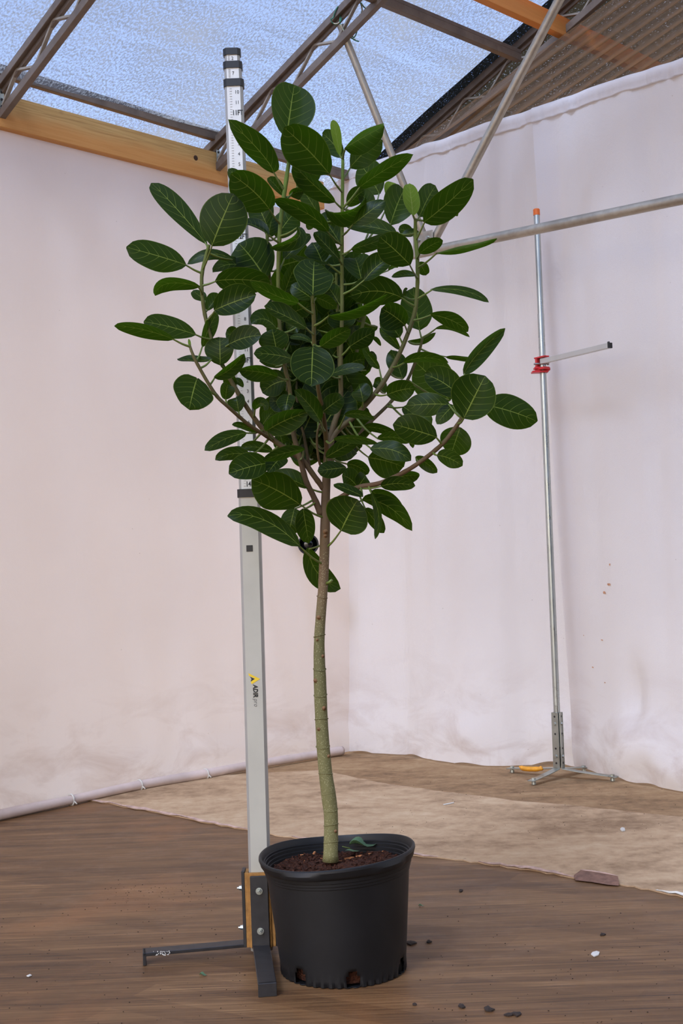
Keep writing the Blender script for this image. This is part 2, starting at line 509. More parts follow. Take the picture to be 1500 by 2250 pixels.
M['yellow'] = plain('yellow_ink', srgb(226, 190, 40), 0.5, 0, 0.05, 30)
M['iron'] = plain('black_painted_iron', srgb(40, 38, 38), 0.5, 0.1, 0.25, 40, 0.1)
M['ply'] = plain('plywood_edge', srgb(150, 106, 50), 0.75, 0, 0.3, 60)
M['pot'] = plain('black_nursery_pot', srgb(20, 20, 21), 0.50, 0, 0.25, 12, 0.02, 0.35)
M['soil'] = mat_soil()
M['chip'] = plain('bark_chip', srgb(172, 112, 66), 0.85, 0, 0.3, 60)
M['bark'] = mat_bark()
M['scar'] = plain('leaf_scar', srgb(126, 92, 58), 0.8, 0, 0.3, 90)
M['twig'] = plain('green_petiole', srgb(98, 112, 46), 0.5, 0, 0.2, 40)
M['leaf'] = mat_leaf('ficus_leaf', srgb(13, 27, 9), srgb(29, 46, 13), srgb(138, 154, 66), srgb(84, 124, 12), 0.36, 0.36)
M['leaf_young'] = mat_leaf('young_ficus_leaf', srgb(84, 108, 34), srgb(110, 134, 46), srgb(160, 170, 90), srgb(130, 170, 40), 0.4)
M['leaf_dry'] = mat_leaf('wilted_leaf', srgb(84, 112, 84), srgb(110, 136, 104), srgb(160, 176, 110), srgb(90, 120, 60), 0.15, 0.6)
M['orange'] = plain('orange_plastic', srgb(232, 112, 36), 0.45, 0, 0.08, 20)
M['red'] = plain('red_plastic', srgb(206, 40, 44), 0.4, 0, 0.1, 20)
M['amber'] = plain('amber_sleeve', srgb(216, 146, 34), 0.5, 0, 0.2, 40)
M['white'] = plain('white_scrap', srgb(206, 201, 190), 0.8, 0, 0.08, 40)
M['crumb'] = plain('dark_bark_crumb', srgb(48, 36, 28), 0.9, 0, 0.4, 90)
M['twine_g'] = plain('green_twine', srgb(72, 132, 104), 0.8, 0, 0.3, 80)
M['twine_w'] = plain('cream_twine', srgb(196, 188, 160), 0.8, 0, 0.3, 80)
M['corr'] = mat_corrugated()
M['rust'] = plain('rust_stain', srgb(190, 140, 105), 0.9, 0, 0.3, 90)
M['lens'] = plain('glossy_black_glass', srgb(8, 9, 12), 0.08, 0, 0.1, 10, 0, 0.8)
M['clearplastic'] = plain('grey_weathered_plastic', srgb(150, 152, 152), 0.5, 0, 0.15, 10)

# ================================================================== the setting
PL0 = gnd(0, 1803); PL1 = gnd(700, 1667)
PR0 = gnd(790, 1655); PR1 = gnd(1500, 1738)
dL = (PL1 - PL0).normalized()                 # along the left wall, away from the camera
dT = Vector((dL.y, -dL.x, 0))                 # into the room, square to the left wall
dR = (PR0 - PR1).normalized()                 # along the right wall, away from the camera
nR = Vector((-dR.y, dR.x, 0))
if nR.y > 0: nR = -nR                         # right wall normal, towards the room
nL = dT.copy()
def onL(px, py, off=0.0): return on_plane(px, py, PL0 + nL * off, nL)
def onR(px, py, off=0.0): return on_plane(px, py, PR0 + nR * off, nR)
# corner in plan
def isect(p, d, q, e):
    det = d.x * (-e.y) + e.x * d.y
    r = q - p
    t = (r.x * (-e.y) + e.x * r.y) / det
    return p + d * t
CORNER = isect(PL0, dL, PR0, dR)

# ---- floor: bare back floor, beige sheet, wood-print vinyl
fl = MB()
fl.box((0, 3.0, -0.05), (9, 0, 0), (0, 8.0, 0), (0, 0, 0.047))
floor = fl.build('floor', M['back_floor'])
tag(floor, 'bare brown floor strip along the foot of the right-hand curtain', None, None, 'structure')

def sheet(name, outline, z, thick, mat, parent, label=None):
    bm = bmesh.new()
    vs = [bm.verts.new((p.x, p.y, z)) for p in outline]
    f = bm.faces.new(vs)
    if f.normal.z < 0: f.normal_flip()
    bm.normal_update()
    bmesh.ops.triangulate(bm, faces=[f])
    r = bmesh.ops.extrude_face_region(bm, geom=list(bm.faces))
    for v in [g for g in r['geom'] if isinstance(g, bmesh.types.BMVert)]: v.co.z = z - thick
    bmesh.ops.recalc_face_normals(bm, faces=bm.faces)
    me = bpy.data.meshes.new(name); bm.to_mesh(me); bm.free()
    me.materials.append(mat)
    o = bpy.data.objects.new(name, me); COL.objects.link(o)
    o.parent = parent
    if label: o['label'] = label
    return o

rng = random.Random(5)
edge_px = [(150, 1750), (225, 1764), (330, 1784), (440, 1806), (560, 1829), (640, 1841), (760, 1858), (900, 1880), (960, 1886), (1000, 1890), (1050, 1897),
           (1130, 1909), (1200, 1919), (1260, 1929), (1360, 1944), (1440, 1960), (1500, 1971), (1600, 1988), (1800, 2020)]
edge = []
for i in range(len(edge_px) - 1):
    (x0, y0), (x1, y1) = edge_px[i], edge_px[i + 1]
    n = max(2, int((x1 - x0) / 14))
    for k in range(n):
        t = k / n
        edge.append(gnd(x0 + (x1 - x0) * t, y0 + (y1 - y0) * t + rng.uniform(-1.6, 1.6)))
edge.append(gnd(*edge_px[-1]))
vin = [e for e in edge]
vin[0] = edge[0] + Vector((-0.2, 0.15, 0))
wood_outline = [p + Vector((0, 0.12, 0)) for p in vin] + [Vector((5.5, 0.5, 0)), Vector((5.5, -4.5, 0)), Vector((-6.5, -4.5, 0)), Vector((-6.5, 1.0, 0)), PL0 + dL * -4 - nL * 0.3, PL0 - nL * 0.12, gnd(150, 1769) - nL * 0.12]
sheet('vinyl_sheet', wood_outline, 0.0, 0.0022, M['vinyl'], floor, 'wood-print vinyl sheet on the foreground floor')
back_px = [(760, 1706), (870, 1727), (980, 1741), (1100, 1757), (1300, 1776), (1500, 1797), (1650, 1812), (1850, 1832)]
back = []
for i in range(len(back_px) - 1):
    (x0, y0), (x1, y1) = back_px[i], back_px[i + 1]
    for k in range(8):
        t = k / 8
        back.append(gnd(x0 + (x1 - x0) * t, y0 + (y1 - y0) * t + rng.uniform(-1.2, 1.2)))
back.append(gnd(*back_px[-1]))
far_left = [gnd(700, 1694), gnd(600, 1700) - nL * 0.02, gnd(445, 1711) - nL * 0.05, gnd(225, 1753) - nL * 0.05]
sheet('beige_sheet', list(edge) + back[::-1] + far_left, 0.0035, 0.0035, M['beige'], floor, 'worn beige paper-backed sheet with a torn front edge')

# torn, curling lips along the front edge of the beige sheet
def torn_strip(px0, px1, w, lift, mat, seed):
    r = random.Random(seed)
    pts = [e for e in edge if px0 <= proj(e)[0] <= px1]
    if len(pts) < 3: return
    vs = []; fs = []
    for i, p in enumerate(pts):
        q = i / (len(pts) - 1)
        prof = math.sin(math.pi * min(1, max(0, q))) ** 0.5
        ww = w * prof * max(0.1, 0.55 + 1.3 * noise.noise(Vector((i * 0.33, seed, 0))) + r.uniform(-0.25, 0.25))
        inn = Vector((0.5, 0.85, 0))
        a = p + inn * (0.008 + 0.006 * r.random())
        b = p - inn * ww * 0.35 + Vector((0, 0, lift * prof * r.uniform(0.2, 1.3)))
        c = p + inn * ww * 0.5 + Vector((0, 0, lift * 1.25 * prof))
        vs += [a + Vector((0, 0, 0.004)), b + Vector((0, 0, 0.003)), c + Vector((0, 0, 0.006))]
    for i in range(len(pts) - 1):
        a = i * 3
        fs += [(a, a + 1, a + 4, a + 3), (a + 1, a + 2, a + 5, a + 4)]
    mesh_obj('torn_edge', vs, fs, mat, floor, True)
torn_strip(180, 560, 0.030, 0.003, M['torn'], 1)
torn_strip(640, 965, 0.020, 0.004, M['torn'], 2)
for k, (x0, x1) in enumerate(((962, 985), (978, 1008), (1003, 1042), (1120, 1140), (1378, 1402), (1396, 1436))):
    torn_strip(x0, x1, 0.034, 0.006, M['torn_dark'], 30 + k)
torn_strip(1040, 1262, 0.020, 0.004, M['torn'], 4)
torn_strip(1436, 1640, 0.018, 0.005, M['white'], 6)
# one larger flap peeled up from the edge
fp = [(1260, 1928.5), (1275, 1924), (1300, 1927), (1330, 1932), (1357, 1938), (1359, 1946), (1335, 1944), (1300, 1938), (1264, 1934)]
fb = [gnd(x, y, 0.004) for x, y in fp]
ft_ = [p + Vector((0.004, 0.016, 0.012 if 0 < k < 5 else 0.004)) for k, p in enumerate(fb)]
nf = len(fp)
mesh_obj('torn_flap', fb + ft_, [(k, (k + 1) % nf, (k + 1) % nf + nf, k + nf) for k in range(nf)] + [tuple(range(nf, 2 * nf))], M['torn_dark'], floor, False)
m = MB(); m.tube([p + Vector((0, 0, 0.001)) for p in ft_[1:5]], [0.0015, 0.003, 0.003, 0.001], 5); m.build('torn_flap', M['torn'], floor, True)

# ---- curtains
def fold(u, v, seed, fu, fv):
    return noise.noise(Vector((u * fu, v * fv, seed)))

def polyline_resample(pts, n):
    L = [0]
    for i in range(1, len(pts)): L.append(L[-1] + (pts[i] - pts[i - 1]).length)
    out = []
    for k in range(n + 1):
        s = L[-1] * k / n
        i = 0
        while i < len(L) - 2 and L[i + 1] < s: i += 1
        t = (s - L[i]) / max(1e-6, L[i + 1] - L[i])
        out.append((pts[i].lerp(pts[i + 1], t), s))
    return out

def curtain_mesh(name, bottom_px, p0, n, ztop, disp, nU, nV, parent, off=0.0, mat=None, hem=0.0):
    pts = catmull([gnd(*b) if isinstance(b, tuple) else b for b in bottom_px], 8)
    rs = polyline_resample(pts, nU)
    vs = []; fs = []; uv = []
    for j in range(nV + 1):
        v = j / nV
        for (b, s) in rs:
            d = (b - p0).dot(n)
            topp = b - n * (d - off)
            e = v ** 0.8
            zt = ztop(topp, s) if callable(ztop) else ztop
            # the cloth hangs straight and only swings out near the floor
            k = (1 - v) ** 1.6
            p = topp.lerp(b, k)
            z0 = 0.004 + hem * max(0.0, noise.noise(Vector((s * 5.5, 15.0, 0))))
            z = z0 + (zt - z0) * v
            cal = 1.0 - 0.6 * max(0.0, min(1.0, (v - 0.90) / 0.10))
            q = Vector((p.x, p.y, z)) + n * disp(s, v) * cal
            vs.append(q); uv.append((s, z))
    W = nU + 1
    for j in range(nV):
        for i in range(nU):
            a = j * W + i
            fs.append((a, a + 1, a + W + 1, a + W))
    return mesh_obj(name, vs, fs, mat or M['curtain'], parent, True, uv)

# left curtain
cl = empty('curtain', gnd(350, 1730), 'white cloth curtain on the left wall under the yellow pine board', 'curtain')
S0L = (gnd(-320, 1880) - (PL0 - dL * 5.0)).length
def dispL(s, v):
    a = 0.035 * fold(s, v, 1.3, 1.7, 0.6) + 0.014 * fold(s, v, 4.1, 5.0, 1.0) + 0.010 * fold(s + v * 0.6, v, 6.1, 7.0, 2.0) * (1 - v)
    # slanting drag folds fanning from the corner side
    w = (s - S0L) - 2.15 + (v - 0.5) * 0.55
    a += 0.012 * math.exp(-(w / 0.05) ** 2) * (0.5 + 0.5 * math.sin(v * 3))
    w2 = (s - S0L) - 2.45 + (v - 0.5) * 0.35
    a += 0.010 * math.exp(-(w2 / 0.06) ** 2)
    a += 0.012 * math.exp(-((v - 0.035) / 0.02) ** 2) * (0.6 + fold(s, 0, 8.8, 6, 1))
    return a
_tb0 = onL(0, 278); _tb1 = onL(500, 405)
def ztopL(p, s):
    t = (p - _tb0).dot(dL) / (_tb1 - _tb0).dot(dL)
    z = _tb0.z + (_tb1.z - _tb0.z) * t + 0.05
    if t > 1.0: z -= min(0.085, (t - 1.0) * 0.75)
    return z
curtL = curtain_mesh('cloth', [PL0 - dL * 5.0, (-320, 1880), (-150, 1837), (0, 1800), (150, 1768), (300, 1735), (445, 1710), (545, 1691), (700, 1665), (752, 1656), CORNER + dL * 0.09],
                     PL0, nL, ztopL, dispL, 300, 110, cl, -0.03)
hp = MB()
hem_px = [(-900, 2110), (-320, 1880), (-150, 1837), (0, 1800), (150, 1768), (300, 1735), (445, 1710), (545, 1691), (700, 1665), (745, 1658)]
hpts = [gnd(*p) + nL * 0.022 for p in hem_px]
hs = catmull([Vector((p.x, p.y, 0.0215)) for p in hpts], 8)
hp.tube(hs, [0.0200 + 0.0025 * noise.noise(p * 6) for p in hs], 12)
hp.build('hem_pipe', M['hem'], cl, True)
for px in (152, 302, 444):
    c = min(hs, key=lambda p: abs(proj(p)[0] - px))
    tm = MB()
    ring = [c + (nL * math.cos(a) + Vector((0, 0, 1)) * math.sin(a)) * 0.0225 for a in [i * math.pi / 6 for i in range(12)]]
    tm.tube(ring + [ring[0], ring[1]], 0.0035, 6)
    tm.tube([c + nL * 0.02 + Vector((0, 0, -0.002)), c + nL * 0.032 + dL * 0.006 + Vector((0, 0, -0.014))], 0.003, 6)
    tm.build('tie', M['white'], cl, True)

# right curtains
topR0 = onR(862, 341, -0.12); topR1 = onR(1500, 126, -0.06)
zR = (topR0.z + topR1.z) / 2
def heading(pxa, pya, pxb, pyb, off):
    a = onR(pxa, pya, off); b = onR(pxb, pyb, off); q = (b - a).dot(dR)
    return lambda p, s: a.z + (b.z - a.z) * max(-0.6, min(1.9, (p - a).dot(dR) / q)) - 0.033
headA = heading(862, 343, 1205, 228, -0.14)
headB = heading(1205, 226, 1500, 128, -0.06)
def dispR(s, v):
    up = 0.35 + 0.65 * v
    a = 0.055 * fold(s, v, 2.7, 4.2, 0.35) * up + 0.034 * fold(s, v, 7.1, 10, 0.35) * (0.15 + 0.85 * v)
    a += 0.020 * fold(s, v, 9.4, 1.2, 0.5)
    a += 0.045 * (0.3 - abs(fold(s + 0.05 * v, v, 12.3, 3.1, 0.22))) * (0.35 + 0.65 * v)
    a += 0.060 * math.exp(-((v - 0.045) / 0.03) ** 2) * (0.5 + 1.1 * fold(s, 0.0, 3.3, 3.4, 1)) * (0.4 + 0.6 * abs(math.sin(s * 3)))
    return a
def dispR2(s, v):
    a = dispR(s + 4.0, v) * 0.9
    a += 0.05 * math.exp(-((v - 0.055) / 0.035) ** 2) * math.exp(-((s - 0.45) / 0.16) ** 2)
    a -= 0.04 * math.exp(-((v - 0.12) / 0.05) ** 2) * math.exp(-((s - 0.42) / 0.05) ** 2)
    a += 0.03 * math.exp(-((v - 0.02) / 0.02) ** 2) * (0.5 + fold(s, 0, 5.5, 7, 1))
    return a
ca = empty('curtain', gnd(950, 1672), 'white gathered curtain behind the tree, hanging from corner to steel post', 'curtain')
curtA = curtain_mesh('cloth', [CORNER + dR * 0.42, CORNER + dR * 0.15, (790, 1655), (870, 1659), (905, 1661), (950, 1672), (1020, 1681), (1100, 1684), (1180, 1683), (1262, 1686), (1330, 1693)],
                     PR0, nR, headA, dispR, 200, 100, ca, -0.14, None, 0.05)
cb = empty('curtain', gnd(1430, 1727), 'white gathered curtain at the right edge, with small rust marks', 'curtain')
curtB = curtain_mesh('cloth', [(1263, 1691), (1285, 1695), (1320, 1704), (1360, 1713), (1430, 1727), (1500, 1740), (1650, 1768), (1900, 1815), PR1 - dR * 3.2],
                     PR0, nR, headB, dispR2, 260, 100, cb, -0.06, None, 0.04)

def rod_pocket(parent, cloth, nU, seed):
    """gathered heading sewn over the rod, following the top row of the cloth"""
    me = cloth.data
    row = [me.vertices[len(me.vertices) - (nU + 1) + i].co.copy() for i in range(nU + 1)]
    prof = [(-0.034, 0.0015), (-0.031, 0.0075), (-0.026, 0.0060), (-0.008, 0.0125), (0.010, 0.0135), (0.026, 0.0080), (0.034, 0.0), (0.030, -0.008), (0.0, -0.012)]
    vs = []; fs = []; S = 0.0; SUB = 4
    for i in range(nU):
        for k in range(SUB):
            p = row[i].lerp(row[i + 1], k / SUB)
            S += (row[i + 1] - row[i]).length / SUB
            g = noise.noise(Vector((S * 26, seed, 0.0))); g2 = noise.noise(Vector((S * 6, seed, 5.0)))
            pin = max(0.0, noise.noise(Vector((S * 7.5, seed, 9.0))) - 0.18)
            for (dz, dn) in prof:
                z = p.z + 0.003 + dz * (1 - 0.5 * pin * (dz < 0)) + 0.003 * g2 + (0.012 * pin if dz < -0.02 else 0)
                q = Vector((p.x, p.y, z)) + nR * (dn * (1.0 + 0.5 * g - 1.6 * pin) + 0.010 * g * (0.034 - dz) / 0.068)
                vs.append(q)
    m = len(prof); n = len(vs) // m
    for i in range(n - 1):
        for k in range(m - 1):
            a = i * m + k
            fs.append((a, a + m, a + m + 1, a + 1))
    mesh_obj('rod_pocket', vs, fs, M['curtain'], parent, True)
rod_pocket(ca, curtA, 200, 1.0)
rod_pocket(cb, curtB, 260, 4.0)
# rust marks on the right curtain
bvB = BVHTree.FromObject(curtB, bpy.context.evaluated_depsgraph_get())
for (px, py, w, h) in [(1338, 1284, 12, 6), (1329, 1302, 11, 7), (1340, 1240, 6, 5), (1323, 1406, 7, 3), (1303, 1466, 6, 3), (1330, 1500, 6, 3), (1283, 1396, 3, 3)]:
    d = ray(px, py).normalized()
    hit, nn, idx, dist = bvB.ray_cast(CAM, d)
    if hit is None: continue
    if nn.dot(d) > 0: nn = -nn
    rx = Vector((-nn.y, nn.x, 0)).normalized(); uz = nn.cross(rx)
    r = random.Random(px)
    pts = [hit + nn * 0.003 + (rx * math.cos(k * 0.785) * w + uz * math.sin(k * 0.785) * h) * 0.5 * (dist / F_PX) * r.uniform(0.6, 1.2) for k in range(8)]
    mesh_obj('rust_stain', pts, [tuple(range(8))], M['rust'], cb, False)

# ---- pine board along the top of the left curtain
def board(name, a, b, h, th, nrm, mat, label, cat, up=Vector((0, 0, 1)), group=None):
    d = (b - a); L = d.length; d = d / L
    vs = []; uv = []; fs = []
    n = 2
    prof = [(0, 0), (0, h), (-th, h), (-th, 0)]
    c = 0.003
    prof = [(0, c), (0, h - c), (-c, h), (-th + c, h), (-th, h - c), (-th, c), (-th + c, 0), (-c, 0)]
    for i in range(n):
        for (x, y) in prof:
            vs.append(a + d * (L * i) + nrm * x + up * y); uv.append((L * i + (0 if x > -0.01 else 3.3), y))
    m = len(prof)
    for k in range(m): fs.append((k, (k + 1) % m, (k + 1) % m + m, k + m))
    fs.append(tuple(range(m))); fs.append(tuple(range(m, 2 * m))[::-1])
    o = mesh_obj(name, vs, fs, mat, None, False, uv)
    return tag(o, label, cat, group)
tb_dir = (_tb1 - _tb0).normalized()
board('timber_board', _tb0 - tb_dir * 0.6, _tb0 + tb_dir * ((_tb1 - _tb0).length + 0.62), 0.136, 0.038, nL, M['lumber'],
      'long yellow pine board with knots along the top of the left curtain', 'board')

kn = onL(430, 347, 0.0005)
m = MB(); m.tube([kn, kn + nL * 0.0012], [0.012, 0.010], 14); ko = m.build('knot', M['knot'], bpy.data.objects['timber_board'], True)
# ---- roof: slope rises from the left wall
def roof_z(s): return 2.905 + 0.40 * s if s < 4.7 else 2.905 + 0.40 * (9.4 - s)
T_END = (CORNER - PL0).dot(dL) + 0.29
def RP(s, t, z): 
    p = PL0 + dL * t + dT * s
    return Vector((p.x, p.y, z))
def roof_patch(name, s0, s1, t0, t1, ns, nt, mat, parent=None, dz=0.0, sag=0.012, seed=0.0):
    vs = []; fs = []; uv = []
    for j in range(nt + 1):
        t = t0 + (t1 - t0) * j / nt
        for i in range(ns + 1):
            s = s0 + (s1 - s0) * i / ns
            vs.append(RP(s, t, roof_z(s) + dz + sag * noise.noise(Vector((s * 1.7, t * 2.3, seed)))))
            uv.append((t, s))
    W = ns + 1
    for j in range(nt):
        for i in range(ns):
            a = j * W + i
            fs.append((a, a + 1, a + W + 1, a + W))
    return mesh_obj(name, vs, fs, mat, parent, True, uv)
ceil = roof_patch('ceiling', -0.7, 9.6, T_END - 9.5, T_END, 90, 80, M['shade'])
tag(ceil, 'blue-white woven shade cloth stretched over the roof trusses', None, None, 'structure')
roof_patch('cloth_hem', -0.7, 5.0, T_END - 0.10, T_END + 0.03, 160, 3, M['shade_dark'], ceil, -0.012, 0.012, 3.0)
nb = roof_patch('shade_cloth', -0.7, 5.2, T_END + 0.03, T_END + 4.2, 40, 30, M['shade_dark'], None, 0.02, 0.02, 7.0)
tag(nb, 'black shade cloth roof beyond the right-hand truss', 'shade cloth')

# unseen dark wall out of the frame, added to hold back frontal light
def side_wall(name, a, b, h):
    m = MB(); d = (b - a) / 2
    n = Vector((-d.y, d.x, 0)).normalized()
    m.box((a + b) / 2 + Vector((0, 0, h / 2)), d, n * 0.01, Vector((0, 0, h / 2)))
    return tag(m.build(name, M['light_block']), 'unseen dark wall added to hold back light', None, None, 'structure')
side_wall('light_block_wall', RP(9.5, T_END - 9.4, 0), RP(9.5, T_END - 0.4, 0), 2.8)

def bar(mb, a, b, w, h, side):
    d = (b - a); L = d.length / 2; d.normalize()
    u = d.cross(side).normalized()
    mb.bbox((a + b) / 2, d * L, side.normalized() * w, u * h, 0.0015)
def truss(t, label, s1=4.7):
    root = empty('roof_truss', RP(0, t, 2.757), label, 'truss', 'steel roof trusses')
    zi = lambda s: 2.757 + 0.43 * s
    zo = lambda s: 2.868 + 0.40 * s
    m = MB(); bar(m, RP(-0.04, t, zi(-0.04)), RP(s1, t, zi(s1) - 0.14), 0.013, 0.017, dL); m.build('lower_chord', M['steel'], root)
    m = MB(); bar(m, RP(-0.45, t, zo(-0.45)), RP(s1, t, zo(s1)), 0.024, 0.016, dL)
    bar(m, RP(-0.45, t, zo(-0.45) - 0.02), RP(s1, t, zo(s1) - 0.02), 0.006, 0.014, dL); m.build('upper_chord', M['steel'], root)
    s = -0.02; up = False
    while s < min(s1, 3.2):
        s2 = s + 0.135
        f = (lambda q: zi(q) - 0.03 * q + 0.012, lambda q: zo(q) - 0.018)
        a = RP(s, t, f[1 if up else 0](s)); b = RP(s2, t, f[0 if up else 1](s2))
        m = MB(); bar(m, a, b, 0.008, 0.005, dL); m.build('web', M['web'], root)
        s = s2; up = not up
    return root
F2t = (onL(478, 335) - PL0).dot(dL)
F1t = (onL(4, 178) - PL0).dot(dL)
tr1 = truss(F1t, 'steel roof truss at the top left corner of the photo')
tr2 = truss(F2t, 'steel roof truss crossing behind the tall measuring rod')
tr3 = truss(T_END - 0.02, 'dark steel roof truss at the edge of the blue cloth above right curtain')
# straps that tie the truss feet to the board
for (tr, px0, py0, px1, py1, w) in [(tr2, 479, 330, 480, 371, 0.0095), (tr1, 3, 178, 3, 238, 0.011)]:
    a = onL(px0, py0, 0.004); b = onL(px1, py1, 0.004)
    m = MB(); m.bbox((a + b) / 2, (a - b) / 2, dL * w, nL * 0.002, 0.0006)
    st = m.build('strap', M['zinc'], tr)
    for q in (0.12, 0.42, 0.68, 0.93):
        c = a.lerp(b, q) + nL * 0.002
        m = MB(); m.tube([c, c + nL * 0.0035], [0.0055, 0.0045], 8); m.build('hole_disc', M['iron'], st)  # dark discs stand for the shade inside the strap holes

def purlin(a, b, w, h, label, group):
    m = MB()
    d = (b - a).normalized(); u = Vector((0, 0, 1)); sd = d.cross(u).normalized()
    m.bbox((a + b) / 2, (b - a) / 2, sd * w, u * h * 0.5, 0.002)
    m.bbox((a + b) / 2 + u * h * 0.72 + sd * 0.004, (b - a) / 2, sd * (w - 0.004), u * h * 0.28, 0.002)
    o = m.build('purlin', M['steel'], None)
    return tag(o, label, 'purlin', group)
pa = onL(0, 160); pb = onL(475, 303); pd = (pb - pa).normalized()
purlin(pa - pd * 0.7, pb + pd * 0.85, 0.014, 0.032, 'long steel purlin just above the yellow pine board', 'steel purlins')
p2 = onR(1140, 128, -0.22)
purlin(p2 - dL * 6.0, p2 + dL * 0.0, 0.015, 0.034, 'steel purlin running up to the dark truss at top right', 'steel purlins')

# ---- orange beam and clear corrugated sheet of the lean-to beyond the right curtain
bc = at(1245, 62, 5.52)
board('timber_beam', bc - dL * 3.2 + Vector((0, 0, -0.04)), bc + dL * 2.6 + Vector((0, 0, -0.04)), 0.088, 0.038, nL, M['cedar'],
      'orange wooden beam at top right, partly behind the clear corrugated sheet', 'beam')
e0 = onR(912, 320, -0.20); e1 = onR(1352, 0, -0.20)
ed = (e1 - e0); ed = ed / math.hypot(ed.x, ed.y)
vs = []; fs = []; uv = []
NW = 320; NS = 8; away = -nR
for j in range(NS + 1):
    s = -0.5 + 4.6 * j / NS
    for i in range(NW + 1):
        x = 2.0 * i / NW
        z = 0.013 * math.cos(x / 0.076 * 2 * math.pi)
        p = e0 + ed * s + away * x + Vector((0, 0, z - 0.02 * x)); vs.append(p); uv.append((s, x))
for j in range(NS):
    for i in range(NW):
        a = j * (NW + 1) + i
        fs.append((a, a + 1, a + NW + 2, a + NW + 1))
co = mesh_obj('corrugated_sheet', vs, fs, M['corr'], None, True, uv)
tag(co, 'clear corrugated plastic roof sheet above the right-hand curtain', 'roof sheet')

# ---- tie pipe and its two struts
tl = onL(596, 624, 0.0); trr = at(1500, 437, 4.40)
td = (trr - tl).normalized()
m = MB(); m.tube([tl - td * 0.02, tl + td * 1.5, trr + td * 1.6], 0.0200, 20)
tie = tag(m.build('tie_pipe', M['pipe'], None, True, 0.6), 'long galvanised pipe running level across the room to the right edge', 'pipe')
def on_tie(px):
    best = min((abs(proj(tl + td * (i * 0.004))[0] - px), i) for i in range(900))
    return tl + td * (best[1] * 0.004)
J = on_tie(938)
up1 = on_plane(748, 56, RP(0, F2t, 0), dL)
m = MB(); m.tube([J + Vector((0, 0, 0.035)), up1], 0.0155, 16)
s1 = tag(m.build('strut_pipe', M['pipe'], None, True, 0.6), 'slanting pipe strut tied to the truss with green twine', 'pipe')
j2 = J + Vector((0, 0, 0.03)) + td * 0.03
tp2 = at(1228, 0, 4.76)
m = MB(); m.tube([j2, j2 + (tp2 - j2) * 1.35], 0.0185, 16)
s2 = tag(m.build('strut_pipe', M['pipe'], None, True, 0.6), 'slanting pipe strut rising to the top edge near the orange beam', 'pipe')
m = MB()
m.bbox(J + Vector((0, 0, 0.03)) - nR * -0.024, td * 0.055, nR * 0.003, Vector((0, 0, 0.05)), 0.002)
gp = m.build('gusset_plate', M['pipe'], tie)
for (dx, dz) in ((-0.02, 0.045), (0.03, 0.05), (0.0, 0.005)):
    c = J + td * dx + Vector((0, 0, dz)) + nR * 0.027
    m = MB(); m.tube([c, c + nR * 0.010], [0.009, 0.007], 6); m.build('bolt', M['zinc'], gp)

# ---- twine knotted round the truss
def px_curve(pts, dep): return catmull([at(x, y, dep + (k % 3 - 1) * 0.008) for k, (x, y) in enumerate(pts)], 6)
tw = empty('twine', up1, 'green and cream twine knotted round the truss, loose ends hanging', 'twine')
dw = up1.y - 0.02
strands = [([(756, 4), (750, 18), (748, 34), (746, 48)], 'twine_g'), ([(762, 0), (757, 20), (752, 36), (744, 50), (735, 52), (728, 48)], 'twine_w'),
           ([(726, 40), (730, 50), (738, 54), (747, 48), (750, 40)], 'twine_g'), ([(747, 52), (756, 68), (768, 80), (779, 88), (788, 91)], 'twine_g'),
           ([(748, 54), (757, 71), (769, 82), (780, 87)], 'twine_w'), ([(791, 4), (795, 20), (795, 40), (789, 56), (780, 68), (773, 78), (778, 82), (783, 72), (784, 60), (792, 44), (794, 26)], 'twine_g'),
           ([(793, 6), (800, 16), (810, 22), (818, 20), (821, 15)], 'twine_g'), ([(794, 8), (796, 26), (794, 44), (784, 62)], 'twine_w'),
           ([(742, 14), (736, 26), (732, 38), (728, 42)], 'twine_g'), ([(755, -4), (766, 2), (778, 4), (790, 2)], 'twine_g'), ([(760, 8), (770, 3), (784, -2)], 'twine_w')]
for pts, mt in strands:
    m = MB(); m.tube(px_curve(pts, dw), 0.0026, 6); m.build('strand', M[mt], tw, True)

# ---- camera lens poking through the left curtain
lc = onL(677, 1196, 0.03)
ld = (CAM - lc); ld.z = 0; ld.normalize()
lens = empty('camera_lens', lc, 'black camera lens poking through the curtain behind the trunk', 'lens')
m = MB(); m.tube([lc - ld * 0.07, lc + ld * 0.03, lc + ld * 0.031, lc + ld * 0.045], [0.042, 0.042, 0.050, 0.050], 24, False); m.build('barrel', M['black'], lens, True, 0.5)
m = MB(); ring = [lc + ld * 0.045 + (ld.cross(Vector((0, 0, 1))) * math.cos(a) + Vector((0, 0, 1)) * math.sin(a)) * 0.046 for a in [i * math.pi / 16 for i in range(33)]]
m.tube(ring, 0.0042, 6); m.build('front_ring', M['black'], lens, True)
m = MB(); m.tube([lc + ld * 0.028, lc + ld * 0.034], [0.042, 0.012], 24); m.build('glass', M['lens'], lens, True)

